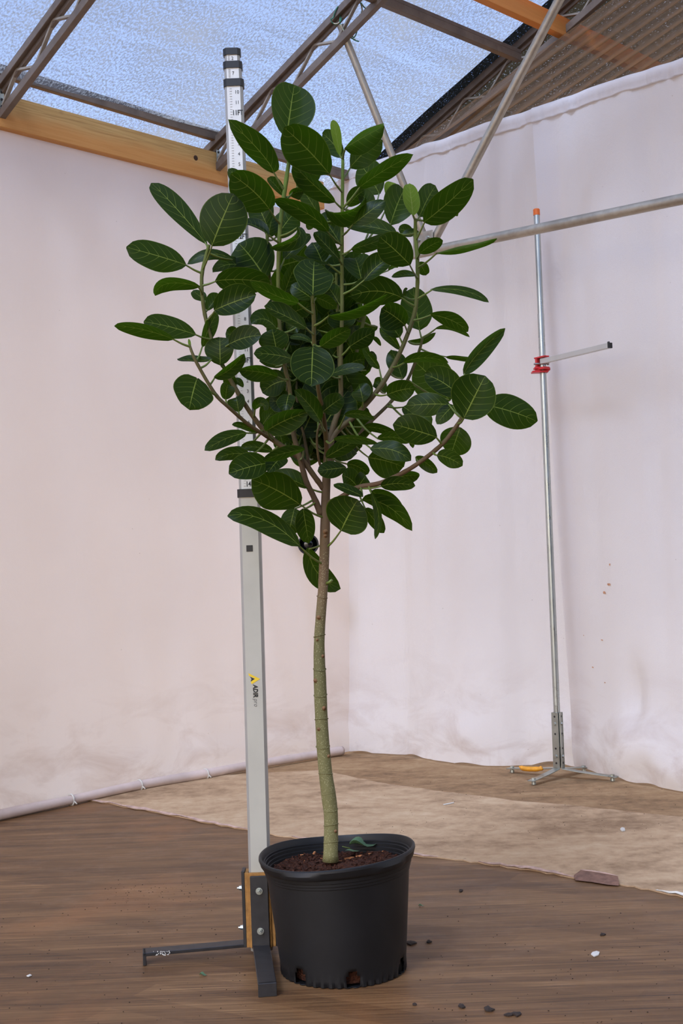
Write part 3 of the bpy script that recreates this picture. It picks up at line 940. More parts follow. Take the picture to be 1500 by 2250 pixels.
# ================================================================== measuring rod
RY = 3.115
rx = Vector((1, 0, 0)); ry = Vector((0, 1, 0))
rod = empty('measuring_rod', Vector((at(576, 2085, RY).x, RY, 0)), 'tall aluminium telescopic measuring rod on a black iron foot, left of the pot', 'measuring rod')
def rod_pt(px, py): return at(px, py, RY)
def rod_section(name, p0, p1, w, d, c, front, side, parent):
    ax = (p1 - p0)
    prof = [(-w + c, -d), (w - c, -d), (w, -d + c), (w, d - c), (w - c, d), (-w + c, d), (-w, d - c), (-w, -d + c)]
    vs = [p0 + rx * x + ry * y for x, y in prof] + [p1 + rx * x + ry * y for x, y in prof]
    fs = [(k, (k + 1) % 8, (k + 1) % 8 + 8, k + 8) for k in range(8)] + [tuple(range(8))[::-1], tuple(range(8, 16))]
    o = mesh_obj(name, vs, fs, front, parent, False)
    o.data.materials.append(side)
    for i, p in enumerate(o.data.polygons): p.material_index = 0 if i == 0 else 1
    return o
SEC = [  # bottom px, top px, half width, half depth
    ((575.5, 2085), (548.0, 1088), 0.0262, 0.0185),
    ((546.5, 1092), (513.6, 190), 0.0226, 0.0160),
    ((513.6, 194), (511.5, 150), 0.0214, 0.0146),
    ((511.5, 154), (509.6, 112), 0.0190, 0.0132)]
secs = []
for i, (a, b, w, d) in enumerate(SEC):
    secs.append(rod_section('rod_section', rod_pt(*a), rod_pt(*b), w, d, 0.0062, M['rodgrey'] if i == 0 else M['rodface'], M['rodedge'], rod))
for (a, b, w, d) in [((547.7, 1093), (547.2, 1075), 0.0285, 0.021), ((514.2, 194), (513.5, 178), 0.0252, 0.0185), ((511.8, 154), (511.2, 139), 0.0236, 0.017), ((509.8, 124.5), (509.2, 110), 0.0218, 0.0155)]:
    rod_section('collar', rod_pt(*a), rod_pt(*b), w, d, 0.0075, M['black'], M['black'], rod)

def text_mesh(name, s, size, mat, parent, origin, right, up, shear=0.0, bold=0.0, align='CENTER', sx=1.0):
    cu = bpy.data.curves.new(name, 'FONT')
    cu.body = s; cu.size = size; cu.align_x = align; cu.align_y = 'CENTER'
    cu.shear = shear; cu.offset = bold; cu.resolution_u = 2
    ob = bpy.data.objects.new(name, cu); COL.objects.link(ob)
    bpy.context.view_layer.update()
    dg = bpy.context.evaluated_depsgraph_get()
    me = bpy.data.meshes.new_from_object(ob.evaluated_get(dg))
    COL.objects.unlink(ob); bpy.data.objects.remove(ob)
    for v in me.vertices:
        v.co = origin + right * v.co.x * sx + up * v.co.y
    me.materials.clear(); me.materials.append(mat)
    o = bpy.data.objects.new(name, me); COL.objects.link(o)
    o.parent = parent; o.matrix_parent_inverse = Matrix.Identity(4)
    return o
axis2 = (rod_pt(*SEC[1][1]) - rod_pt(*SEC[1][0])).normalized()
def face_pt(k, y, dx, lift=0.0006):
    a, b, w, d = SEC[k]
    t = (a[1] - y) / (a[1] - b[1])
    p = rod_pt(a[0] + (b[0] - a[0]) * t, y)
    return p + rx * dx - ry * (d + lift)
# graduations on the second section: feet every 270.5 px, inches between
marks = []; ticks = MB()
for ft in range(10, 15):
    y_ft = 253 + (ft - 11) * 270.6
    for inch in range(0, 12):
        y = y_ft + inch * 22.55
        if y < 200 or y > 1072: continue
        marks.append((y, ('%dFT' % ft) if inch == 0 else str(inch), inch == 0))
for (y, s, big) in marks:
    if 400 < y < 500 or 560 < y < 690 or 900 < y < 935:      # stretches hidden by leaves
        pass
    text_mesh('numeral', s, 0.0175 if big else 0.0125, M['ink'], secs[1], face_pt(1, y, 0.008), rx, axis2, 0, 0.00045 if big else 0.0, sx=0.72 if big else 0.9)
y = 200.0
while y < 1072:
    L = 0.0055
    p = face_pt(1, y, -0.0085)
    ticks.box(p + rx * (L * 0.25), rx * (L * 0.5), axis2 * 0.00022, ry * 0.0002)
    y += 5.64
tk = ticks.build('graduation_marks', M['inkgrey'], secs[1]); tag(tk, None, None, None, 'stuff')
for (k, yy, s) in ((2, 166, '7'), (3, 133, '2')):
    text_mesh('numeral', s, 0.012, M['ink'], secs[k], face_pt(k, yy, 0.001), rx, axis2, sx=0.9)
    t2 = MB()
    y0, y1 = (157, 176) if k == 2 else (127, 137)
    y = y0
    while y < y1:
        t2.box(face_pt(k, y, -0.008), rx * 0.0026, axis2 * 0.00022, ry * 0.0002); y += 2.8
    tag(t2.build('graduation_marks', M['inkgrey'], secs[k]), None, None, None, 'stuff')
# sticker and printed mark on the lowest section
axis1 = (rod_pt(*SEC[0][1]) - rod_pt(*SEC[0][0])).normalized()
m = MB(); m.box(face_pt(0, 1205, -0.0022, 0.0005), rx * 0.0078, axis1 * 0.0078, ry * 0.0004); m.build('black_square', M['black'], secs[0])
def flat_poly(name, pts, mat, parent):
    vs = [face_pt(0, y, 0, 0.0006 if mat is not M['ink'] else 0.001) + rx * ((x - 560.2) * RY / F_PX) for x, y in pts]
    return mesh_obj(name, vs, [tuple(range(len(vs)))], mat, parent, False)
flat_poly('printed_chevron', [(548.0, 1477), (573.5, 1490.5), (555.0, 1501.5), (552.8, 1496.0), (562.5, 1489.8), (549.5, 1483.0)], M['yellow'], secs[0])
flat_poly('printed_arrow', [(551.4, 1484.8), (561.5, 1490.0), (552.6, 1495.6), (554.6, 1490.0)], M['ink'], secs[0])
text_mesh('printed_lettering', 'ADIR', 0.0158, M['ink'], secs[0], face_pt(0, 1502.5, 0.0022, 0.0008), -axis1, rx, 0.16, 0.0006, 'LEFT', 0.86)
text_mesh('printed_lettering', 'pro', 0.0158, M['inkgrey'], secs[0], face_pt(0, 1533.0, 0.0030, 0.0008), -axis1, rx, 0.16, 0.0, 'LEFT', 0.86)

# base: plywood sleeve with four bent black flat bars
bx0 = at(576, 2085, RY); bx0 = Vector((bx0.x, RY, 0))
lift = 0.022
top_z = at(572, 1912, RY).z
core_w = 0.0262
th = 0.008
for (dirv, sd) in ((-ry, rx), (ry, rx), (-rx, ry), (rx, ry)):
    hw = 0.0225
    dist = core_w if abs(dirv.x) > 0.5 else 0.0185
    m = MB()
    c = Vector((bx0.x, bx0.y, 0)) + dirv * (dist + 0.0045)
    m.bbox(Vector((c.x, c.y, (top_z + lift) / 2)), sd * (0.0262 if abs(dirv.y) > 0.5 else 0.0225), dirv * 0.0045, Vector((0, 0, (top_z - lift) / 2)), 0.0008)
    m.build('plywood_shim', M['ply'], rod)
    d0 = dist + 0.009 + th / 2
    L = 0.275 if dirv.y < 0 else 0.245
    if dirv.x > 0: L = 0.10
    rot = Matrix.Rotation(math.radians(6.5), 3, 'Z')
    if dirv.x < 0: rot = Matrix.Rotation(math.radians(10), 3, 'Z')
    dd = rot @ dirv; ss = rot @ sd
    m = MB(); cc = Vector((bx0.x, bx0.y, 0)) + dirv * d0
    zt = top_z + (0.004 if dirv.x < 0 else -0.006)
    m.bbox(cc + Vector((0, 0, (zt + lift) / 2)), sd * 0.0215, dirv * (th / 2), Vector((0, 0, (zt - lift) / 2)), 0.0012)
    m.bbox(cc + dd * (L / 2) + Vector((0, 0, lift + th / 2)), ss * 0.0205, dd * (L / 2 + 0.003), Vector((0, 0, th / 2)), 0.0012)
    m.bbox(cc + dd * L + Vector((0, 0, (lift + th) / 2)), ss * 0.0205, dd * (th / 2), Vector((0, 0, (lift + th) / 2)), 0.0012)
    ft = m.build('foot', M['iron'], rod)
    if dirv.y > 0 or dirv.x > 0: continue
    for zz in (top_z * 0.78 + 0.003, top_z * 0.32):
        b0 = cc + dirv * (th / 2) + Vector((0, 0, zz))
        m = MB(); m.tube([b0, b0 + dirv * 0.002], 0.0085, 12); m.tube([b0 + dirv * 0.002, b0 + dirv * 0.008], [0.0062, 0.0058], 6); m.tube([b0 + dirv * 0.008, b0 + dirv * 0.013], [0.0036, 0.0030], 8)
        m.build('bolt', M['zinc'], ft)

# ================================================================== clamp stand in front of the right curtain
sc = gnd(1229, 1709)
SY = sc.y
stand = empty('clamp_stand', Vector((sc.x, sc.y, 0)), 'galvanised steel post on four bent feet with red clamp and orange cap', 'clamp stand')
pt_top = at(1178.5, 470, SY); pt_mid = at(1187.5, 690, SY); pt_bot = at(1226, 1640, SY)
pdir = (pt_top - pt_bot).normalized()
pm = pt_bot + pdir * (pt_mid.z - pt_bot.z) / pdir.z
m = MB(); m.tube([pt_bot, pm], 0.0140, 20); m.build('post', M['post'], stand, True, 0.6)
m = MB(); m.tube([pm, pt_top], 0.0128, 20); m.build('post', M['post'], stand, True, 0.6)
m = MB(); m.tube([pt_top - pdir * 0.006, pt_top + pdir * 0.018, pt_top + pdir * 0.021], [0.0142, 0.0142, 0.012], 18); m.build('cap', M['orange'], stand, True, 0.6)
tips = {'front': gnd(1166, 1725), 'left': gnd(1117, 1696), 'right': gnd(1356, 1716), 'back': gnd(1288, 1694)}
ztop = at(1224, 1565, SY).z
for k, tp in tips.items():
    dv = Vector((tp.x - sc.x, tp.y - sc.y, 0)); L = dv.length; dv.normalize(); sv = Vector((-dv.y, dv.x, 0))
    m = MB()
    base = Vector((sc.x, sc.y, 0)) + dv * 0.0165
    axv = Vector((pdir.x, pdir.y, pdir.z)) * (1 / pdir.z)
    h0 = 0.040
    low = base + Vector((0, 0, h0)); hi = base + axv * ztop
    m.bbox((low + hi) / 2, (hi - low) / 2, sv * 0.0165, dv * 0.0018, 0.0006)
    tipv = Vector((sc.x, sc.y, 0)) + dv * L + Vector((0, 0, 0.016))
    mid = base + dv * (L * 0.3) + Vector((0, 0, 0.030))
    for a, b in ((low + Vector((0, 0, 0.0)), mid), (mid, tipv)):
        m.bbox((a + b) / 2, (b - a) / 2 * 1.01, sv * 0.0165, Vector((0, 0, 0.0018)), 0.0006)
    lg = m.build('leg', M['zinc'], stand)
    m = MB(); c = tipv - dv * 0.02
    m.tube([Vector((c.x, c.y, 0.0)), Vector((c.x, c.y, 0.010))], [0.010, 0.009], 12); m.tube([Vector((c.x, c.y, 0.010)), Vector((c.x, c.y, 0.024))], 0.0045, 8)
    m.tube([Vector((c.x, c.y, 0.0175)), Vector((c.x, c.y, 0.026))], [0.0095, 0.009], 6)
    m.build('levelling_bolt', M['zinc'], lg)
    for q, r, hole in ((0.93, 0.0045, 1), (0.80, 0.0078, 0), (0.62, 0.0045, 1), (0.36, 0.0045, 1), (0.22, 0.0078, 0), (0.10, 0.0045, 1)):
        c = low.lerp(hi, q) + dv * 0.0018
        m = MB()
        m.tube([c, c + dv * (0.0006 if hole else 0.005)], [r, r * (1 if hole else 0.7)], 10)
        m.build('bolt_hole' if hole else 'bolt', M['iron'] if hole else M['zinc'], lg)
# amber sleeve lying over the left foot
tp = tips['left']; dv = Vector((tp.x - sc.x, tp.y - sc.y, 0)).normalized()
pts = [Vector((sc.x, sc.y, 0.040)) + dv * q + Vector((0, -0.012, dz)) for q, dz in ((0.085, 0.006), (0.10, 0.0), (0.13, -0.002), (0.17, -0.004), (0.185, 0.0), (0.20, 0.010))]
pts = [at(x, y, SY - 0.03) for x, y in ((1191, 1686), (1186, 1689), (1172, 1690), (1152, 1689), (1145, 1686.5), (1140, 1684))]
m = MB(); m.tube(catmull(pts, 4), [0.009, 0.011, 0.0125, 0.012, 0.010, 0.011, 0.012, 0.0125, 0.012, 0.012, 0.0125, 0.012, 0.012, 0.0115, 0.011, 0.011, 0.010, 0.009, 0.006, 0.004, 0.003][:21], 10, True, 0.85)
am = m.build('sleeve', M['amber'], None, True)
tag(am, 'amber yellow plastic sleeve lying on the left foot of the post', 'sleeve')
# red clamp and aluminium arm
cc = at(1189.5, 800, SY)
arm0 = at(1190, 797, SY - 0.03); arm1 = at(1338, 752, 4.93)
ad = (arm1 - arm0); ad.z = 0; ad.normalize(); asv = Vector((-ad.y, ad.x, 0)); UPZ = Vector((0, 0, 1))
if asv.y > 0: asv = -asv
clampo = MB()
clampo.bbox(cc + Vector((-0.002, -0.018, 0.026)), ad * 0.034, asv * 0.014, UPZ * 0.003, 0.001)
clampo.bbox(cc + Vector((-0.002, -0.018, -0.022)), ad * 0.030, asv * 0.016, UPZ * 0.005, 0.001)
clampo.bbox(cc + Vector((-0.002, -0.018, 0.0)) - ad * 0.024, ad * 0.006, asv * 0.012, UPZ * 0.026, 0.001)
clampo.bbox(cc + Vector((-0.010, -0.004, -0.034)), rx * 0.034, ry * 0.022, UPZ * 0.004, 0.001)
clampo.bbox(cc + Vector((-0.022, -0.004, -0.018)), rx * 0.012, ry * 0.020, UPZ * 0.004, 0.001)
clampo.bbox(cc + Vector((-0.014, -0.004, -0.026)), rx * 0.006, ry * 0.016, UPZ * 0.010, 0.001)
clampo.bbox(cc + Vector((0.020, -0.006, -0.024)), rx * 0.012, ry * 0.016, UPZ * 0.006, 0.001)
cl_o = clampo.build('clamp', M['red'], stand)
m = MB(); b0 = cc + Vector((-0.035, -0.012, 0.0)); m.tube([b0, b0 + rx * 0.06], 0.0042, 8); m.tube([b0 + rx * 0.056, b0 + rx * 0.064], 0.008, 6); m.build('bolt', M['zinc'], cl_o)
L = (Vector((arm1.x, arm1.y, 0)) - Vector((arm0.x, arm0.y, 0))).length
a0 = Vector((arm0.x, arm0.y, cc.z + 0.006)); 
m = MB(); m.bbox(a0 + ad * (L / 2), ad * (L / 2), asv * 0.010, UPZ * 0.0105, 0.001); arm = m.build('arm', M['alu'], stand)
m = MB(); m.bbox(a0 + ad * (L + 0.003), ad * 0.004, asv * 0.0102, UPZ * 0.0107, 0.001); m.bbox(a0 + ad * (L - 0.004) + UPZ * 0.013, ad * 0.004, asv * 0.004, UPZ * 0.003, 0.001); m.build('end_cap', M['black'], arm)

# ================================================================== pot, soil
PB = gnd(755, 2128); PB = Vector((PB.x, PB.y, 0))
PT = at(739.5, 1868, PB.y)
PH = PT.z
lean = (PT - PB) / PH
mpx = PB.y / F_PX
R_RIM = 338 * mpx / 2; R_BASE = 268 * mpx / 2
def pot_pt(r, h, a):
    """h in 0..1 of the pot height"""
    k = max(0, h) ** 3
    x = r * math.cos(a); y = r * math.sin(a)
    tilt = 0.052 * x * k + 0.010 * y * k + 0.004 * k * math.cos(2 * a + 0.6) + 0.0022 * k * math.sin(3 * a)
    wob = 1 + 0.012 * k * math.cos(2 * a + 0.5)
    p = PB + lean * (h * PH)
    return p + Vector((x * wob, y * wob * 0.98, tilt))
pot = empty('nursery_pot', PB, 'round black plastic nursery pot with ribbed base and drain holes', 'pot')
NA = 144
Rb = lambda h: R_BASE + (R_RIM * 0.935 - R_BASE) * (h ** 0.9)
outer = [(0.0, Rb(0) - 0.004), (0.008, Rb(0)), (0.03, Rb(0.03)), (0.06, Rb(0.06)), (0.10, Rb(0.10)), (0.14, Rb(0.14)), (0.17, Rb(0.17)), (0.3, Rb(0.3)), (0.5, Rb(0.5)), (0.7, Rb(0.7)),
         (0.82, Rb(0.82)), (0.825, Rb(0.825) + 0.0015), (0.845, Rb(0.845) + 0.0015), (0.85, Rb(0.85) + 0.003), (0.872, Rb(0.872) + 0.003), (0.877, Rb(0.877) + 0.0045), (0.905, Rb(0.90) + 0.005),
         (0.915, R_RIM - 0.006), (0.93, R_RIM - 0.0035), (0.955, R_RIM - 0.002), (0.975, R_RIM), (0.992, R_RIM - 0.0005), (1.0, R_RIM - 0.003)]
inner = [(1.0, R_RIM - 0.006), (0.985, R_RIM - 0.0085), (0.95, R_RIM - 0.011), (0.945, R_RIM - 0.0135), (0.93, R_RIM - 0.0135), (0.925, R_RIM - 0.016), (0.90, R_RIM - 0.0165), (0.895, R_RIM - 0.019), (0.872, R_RIM - 0.0195), (0.868, R_RIM - 0.022), (0.78, R_RIM - 0.026)]
prof = outer + inner
hole_ang = [math.radians(x) for x in (-131, -81, -24, 30, 80, 130)]
vs = []; fs = []
for (h, r) in prof:
    for k in range(NA):
        a = 2 * math.pi * k / NA
        rr = r
        if h < 0.10 and (h, r) in outer:      # fluted foot
            rr += 0.0032 * (1 if (k % 3) else -1) * (1 - h / 0.10)
        if 0.91 < h < 0.99 and (h, r) in outer:   # finger grips under the rim
            for ga in (-118, -48, 60, 130):
                dd = (math.degrees(a) - ga + 180) % 360 - 180
                rr += 0.006 * max(0, 1 - abs(dd) / 16.0) ** 0.35 * (1 if h < 0.96 else 0.3)
        vs.append(pot_pt(rr, h, a))
def in_hole(i, k):
    h = (prof[i][0] + prof[i + 1][0]) / 2
    if not (0.0 < h < 0.14): return False
    a = 2 * math.pi * (k + 0.5) / NA
    wmax = 0.105 if h < 0.10 else 0.07
    return any(abs((a - ha + math.pi) % (2 * math.pi) - math.pi) < wmax for ha in hole_ang) and h > 0.012
for i in range(len(prof) - 1):
    for k in range(NA):
        if i < len(outer) - 1 and in_hole(i, k): continue
        k2 = (k + 1) % NA
        fs.append((i * NA + k, i * NA + k2, (i + 1) * NA + k2, (i + 1) * NA + k))
fs.append(tuple(range(NA))[::-1])
body = mesh_obj('body', vs, fs, M['pot'], pot, True)
bm = bmesh.new(); bm.from_mesh(body.data)
for e in bm.edges:
    if len(e.link_faces) == 2 and e.calc_face_angle(0) > math.radians(22): e.smooth = False
bm.to_mesh(body.data); bm.free()
sol = body.modifiers.new('wall', 'SOLIDIFY'); sol.thickness = 0.0016; sol.offset = -1
# soil
SOIL_H = 0.85
soil_v = []; soil_f = []
NR = 22; NAs = 64
zs = PB.z + PH * SOIL_H
for j in range(NR + 1):
    r = (R_RIM - 0.0245) * j / NR
    for k in range(NAs):
        a = 2 * math.pi * k / NAs
        p = pot_pt(r, SOIL_H, a)
        p.z += 0.007 * noise.noise(p * 28) + 0.004 * noise.noise(p * 90) + 0.010 * (1 - j / NR)
        soil_v.append(p)
for j in range(NR):
    for k in range(NAs):
        k2 = (k + 1) % NAs
        soil_f.append((j * NAs + k, (j + 1) * NAs + k, (j + 1) * NAs + k2, j * NAs + k2))
# side of the root ball, seen through the drain holes
b0 = len(soil_v)
for h in (0.80, 0.4, 0.02):
    for k in range(NAs):
        a = 2 * math.pi * k / NAs
        soil_v.append(pot_pt(Rb(h) - 0.016, h, a))
for j in range(2):
    for k in range(NAs):
        k2 = (k + 1) % NAs
        soil_f.append((b0 + j * NAs + k, b0 + j * NAs + k2, b0 + (j + 1) * NAs + k2, b0 + (j + 1) * NAs + k))
soil = mesh_obj('potting_soil', soil_v, soil_f, M['soil'], None, True)
tag(soil, 'dark brown potting soil filling the black pot', 'soil', None, 'stuff')
rg = random.Random(11)
cm = MB()
for i in range(420):
    a = rg.uniform(0, 6.283); r = (R_RIM - 0.03) * math.sqrt(rg.random())
    p = pot_pt(r, SOIL_H, a); p.z += 0.006 * (1 - r / R_RIM) + 0.006
    d = Vector((rg.uniform(-1, 1), rg.uniform(-1, 1), rg.uniform(-.4, .4))).normalized()
    e = d.cross(Vector((rg.uniform(-.3, .3), rg.uniform(-.3, .3), 1))).normalized(); g = d.cross(e)
    L = rg.uniform(0.002, 0.006)
    cm.box(p, d * L, e * L * 0.45, g * L * 0.3)
tag(cm.build('soil_crumbs', M['soil'], soil), None, None, None, 'stuff')
cm = MB()
for (px, py, L, ang) in [(767, 1886, 0.011, 0.2), (789, 1881, 0.008, 0.1), (690, 1874, 0.006, 0.6), (663, 1878, 0.004, 0), (748, 1891, 0.004, 1.0), (668, 1890, 0.003, .4), (706, 1886, 0.003, .9), (812, 1876, 0.005, .3), (842, 1870, 0.004, .2), (735, 1889, 0.004, .2)]:
    d0 = ray(px, py); zc = zs + 0.010
    p = CAM + d0 * ((zc - CAM.z) / d0.z)
    d = Vector((math.cos(ang * 3), -math.sin(ang * 3), 0.25 * math.sin(ang * 9))).normalized(); e = d.cross(Vector((0.3 * math.cos(ang * 7), 0.2, 1))).normalized(); g = d.cross(e)
    m = MB(); m.box(p, d * L, e * L * 0.4, g * L * 0.22)
    m.build('wood_chip', M['chip'], soil)

# ================================================================== the ficus
TY = PB.y
tree = empty('ficus_tree', at(726, 1885, TY), 'tall ficus tree with a bare trunk and large dark green leaves in the black pot', 'tree')
def branch_pts(lst):   # (px, py, depth offset, diameter px)
    p3 = [at(x, y, TY + dz) for x, y, dz, w in lst]
    pts = catmull(p3, 6)
    ws = [w for *_, w in lst]
    rr = []
    for i in range(len(lst) - 1):
        for k in range(6): rr.append((ws[i] + (ws[i + 1] - ws[i]) * k / 6) * 0.5 * TY / F_PX)
    rr.append(ws[-1] * 0.5 * TY / F_PX)
    return pts, rr
BR = {
 'trunk': [(726, 1892, 0, 33), (727, 1800, 0, 31), (722, 1750, 0, 33), (714, 1690, 0, 30), (707, 1600, 0, 28.5), (702.5, 1490, 0, 28), (701, 1417, 0, 24), (704, 1360, 0, 23), (709, 1295, 0, 22), (712, 1230, 0, 22.5), (714, 1160, 0, 22.5), (715, 1100, 0, 20), (717, 1050, 0, 19), (719, 1000, 0, 17)],
 'A': [(718, 1010, 0, 16), (723, 970, 0.01, 14), (736, 925, 0.02, 13), (748, 880, 0.03, 11.5), (748, 800, 0.03, 10), (751, 690, 0.03, 9), (751, 560, 0.03, 8), (752, 440, 0.02, 8), (753, 350, 0.02, 7)],
 'B': [(706, 1132, 0, 16), (688, 1090, -0.01, 13), (672, 1056, -0.02, 12.5), (657, 1000, -0.03, 12), (642, 940, -0.03, 10), (636, 853, -0.04, 9), (624, 800, -0.04, 8.5), (615, 720, -0.05, 8), (611, 640, -0.05, 8), (612, 560, -0.05, 9), (617, 480, -0.05, 9.5), (627, 407, -0.05, 9.5), (638, 333, -0.05, 8)],
 'C': [(719, 1000, -0.02, 12), (714, 940, -0.08, 10), (708, 900, -0.14, 9), (698, 848, -0.19, 8.5), (690, 757, -0.24, 8.5), (689, 699, -0.26, 8.5), (686, 650, -0.27, 7)],
 'D': [(720, 1000, 0.0, 12), (732, 960, 0.01, 12), (750, 938, 0.02, 12), (787, 907, 0.03, 11), (840, 843, 0.04, 11), (880, 771, 0.05, 10), (909, 693, 0.05, 9.5), (916, 640, 0.05, 9), (917, 579, 0.04, 9), (913, 520, 0.04, 9), (912, 482, 0.03, 7)],
 'E': [(720, 1106, 0.0, 13), (745, 1095, -0.03, 12), (784, 1072, -0.06, 11), (836, 1061, -0.09, 10), (888, 1037, -0.12, 9.5), (928, 1011, -0.14, 9), (971, 976, -0.16, 9), (997, 944, -0.17, 9), (1014, 919, -0.18, 8)],
 'F': [(721, 1015, 0.03, 10), (752, 985, 0.08, 9), (781, 957, 0.12, 9), (824, 917, 0.16, 8.5), (861, 880, 0.18, 8), (895, 835, 0.2, 7.5), (920, 773, 0.2, 7), (928, 742, 0.2, 6)],
 'G': [(711, 1075, 0.0, 12), (690, 1046, -0.01, 12), (663, 1010, -0.02, 12), (631, 988, -0.03, 12), (593, 960, -0.04, 11.5), (550, 907, -0.06, 10), (507, 836, -0.07, 9), (488, 800, -0.07, 8), (467, 753, -0.07, 9), (455, 713, -0.07, 8.5), (446, 667, -0.07, 8), (443, 609, -0.07, 8), (452, 565, -0.07, 8), (459, 538, -0.07, 7)],
 'H': [(600, 968, -0.03, 9), (575, 952, -0.07, 8), (540, 928, -0.10, 8), (500, 893, -0.13, 8), (476, 870, -0.14, 8), (452, 833, -0.15, 7.5), (427, 787, -0.16, 7), (416, 757, -0.16, 5)],
 'J': [(648, 965, 0.0, 8), (636, 880, 0.02, 8), (622, 760, 0.04, 7.5), (600, 660, 0.04, 7.5), (589, 580, 0.03, 7.5), (586, 500, 0.03, 7)],
 'K': [(735, 940, 0.05, 9), (765, 850, 0.14, 8.5), (795, 720, 0.2, 8.5), (801, 675, 0.2, 8), (800, 600, 0.2, 7.5), (798, 540, 0.2, 6)],
 'N': [(680, 1030, 0.02, 7), (668, 960, 0.06, 7), (655, 900, 0.1, 6.5), (650, 830, 0.13, 6)],
 'O': [(738, 600, 0.10, 6), (740, 660, 0.10, 6.5), (742, 740, 0.10, 7), (746, 830, 0.07, 7)],
 'Q': [(712, 1040, -0.02, 6), (700, 1010, -0.05, 5.5), (696, 960, -0.07, 5), (703, 930, -0.08, 4)],
}
NODES = []          # sampled branch points for attaching petioles
trunk_o = None
for nm, lst in BR.items():
    pts, rr = branch_pts(lst)
    if nm == 'trunk':
        rr = [r * (1 + 0.035 * noise.noise(Vector((0, 0, i * 0.45)))) for i, r in enumerate(rr)]
        rr[0] *= 1.12
    else:
        rr = [r * (1 + 0.10 * max(0, math.sin(i * 1.9)) ** 6) for i, r in enumerate(rr)]
    m = MB(); m.tube(pts, rr, 14 if nm == 'trunk' else 10)
    o = m.build('trunk' if nm == 'trunk' else 'branch', M['bark'], tree, True)
    if nm == 'trunk': trunk_o = o
    for i, p in enumerate(pts):
        NODES.append((proj(p), p, nm, i / (len(pts) - 1)))
# pruning scars and node rings on the trunk
def trunk_at(py):
    c = min((n for n in NODES if n[2] == 'trunk'), key=lambda n: abs(n[0][1] - py))
    return c
for (px, py, r) in [(715, 1169, 0.0062), (714.5, 1178, 0.0045), (700, 1356, 0.0052), (709.5, 1441, 0.004), (693, 1494, 0.0052), (712, 1555, 0.0052), (700, 1600, 0.004), (722, 1660, 0.004), (737, 1824, 0.004), (697, 1405, 0.003)]:
    (qx, qy), p, _, _ = trunk_at(py)
    rad = lerp_at([1050, 1295, 1490, 1690, 1885], [19, 22, 28, 30, 33], py) * 0.5 * TY / F_PX
    dx = (px - qx) * TY / F_PX
    dx = max(-rad * 0.9, min(rad * 0.9, dx))
    ny = -math.sqrt(max(0, rad * rad - dx * dx))
    c = at(qx, py, TY) + Vector((dx, ny, 0))
    nn = Vector((dx, ny, 0)).normalized()
    m = MB(); m.tube([c - nn * 0.003, c + nn * 0.0016, c + nn * 0.0022, c + nn * 0.0008], [r, r, r * 0.7, r * 0.45], 10)
    m.build('leaf_scar', M['scar'], trunk_o, True)
for py in (1312, 1397, 1470, 1527, 1580, 1640, 1700, 1742, 1778, 1812, 1850):
    (qx, qy), p, _, _ = trunk_at(py)
    rad = lerp_at([1050, 1295, 1490, 1690, 1885], [19, 22, 28, 30, 32], py) * 0.5 * TY / F_PX * 1.015
    c = at(qx, py, TY)
    ring = [c + Vector((math.cos(a) * rad, math.sin(a) * rad, 0.003 * math.sin(a + py))) for a in [i * 2 * math.pi / 20 for i in range(21)]]
    m = MB(); m.tube(ring, 0.0011, 5); m.build('node_ring', M['bark'], trunk_o, True)
m = MB(); p0 = at(716, 1283, TY - 0.005); m.tube([p0, at(724, 1279, TY - 0.015), at(729, 1274, TY - 0.018)], [0.0042, 0.0038, 0.0034], 8); m.build('branch', M['twig'], tree, True)

VIEW = {'a': (240, 160, 3.2609), 'b': (560, 160, 3.0), 'c': (240, 560, 3.2609), 'd': (560, 560, 3.75), 'e': (800, 560, 3.75), 'f': (420, 860, 2.8846),
        'g': (560, 400, 6.818), 'h': (740, 400, 6.818), 'i': (560, 600, 6.818), 'j': (740, 600, 6.818), 'k': (560, 800, 6.818), 'l': (740, 800, 6.818), 'm': (430, 600, 6.818), 'n': (430, 820, 6.818)}
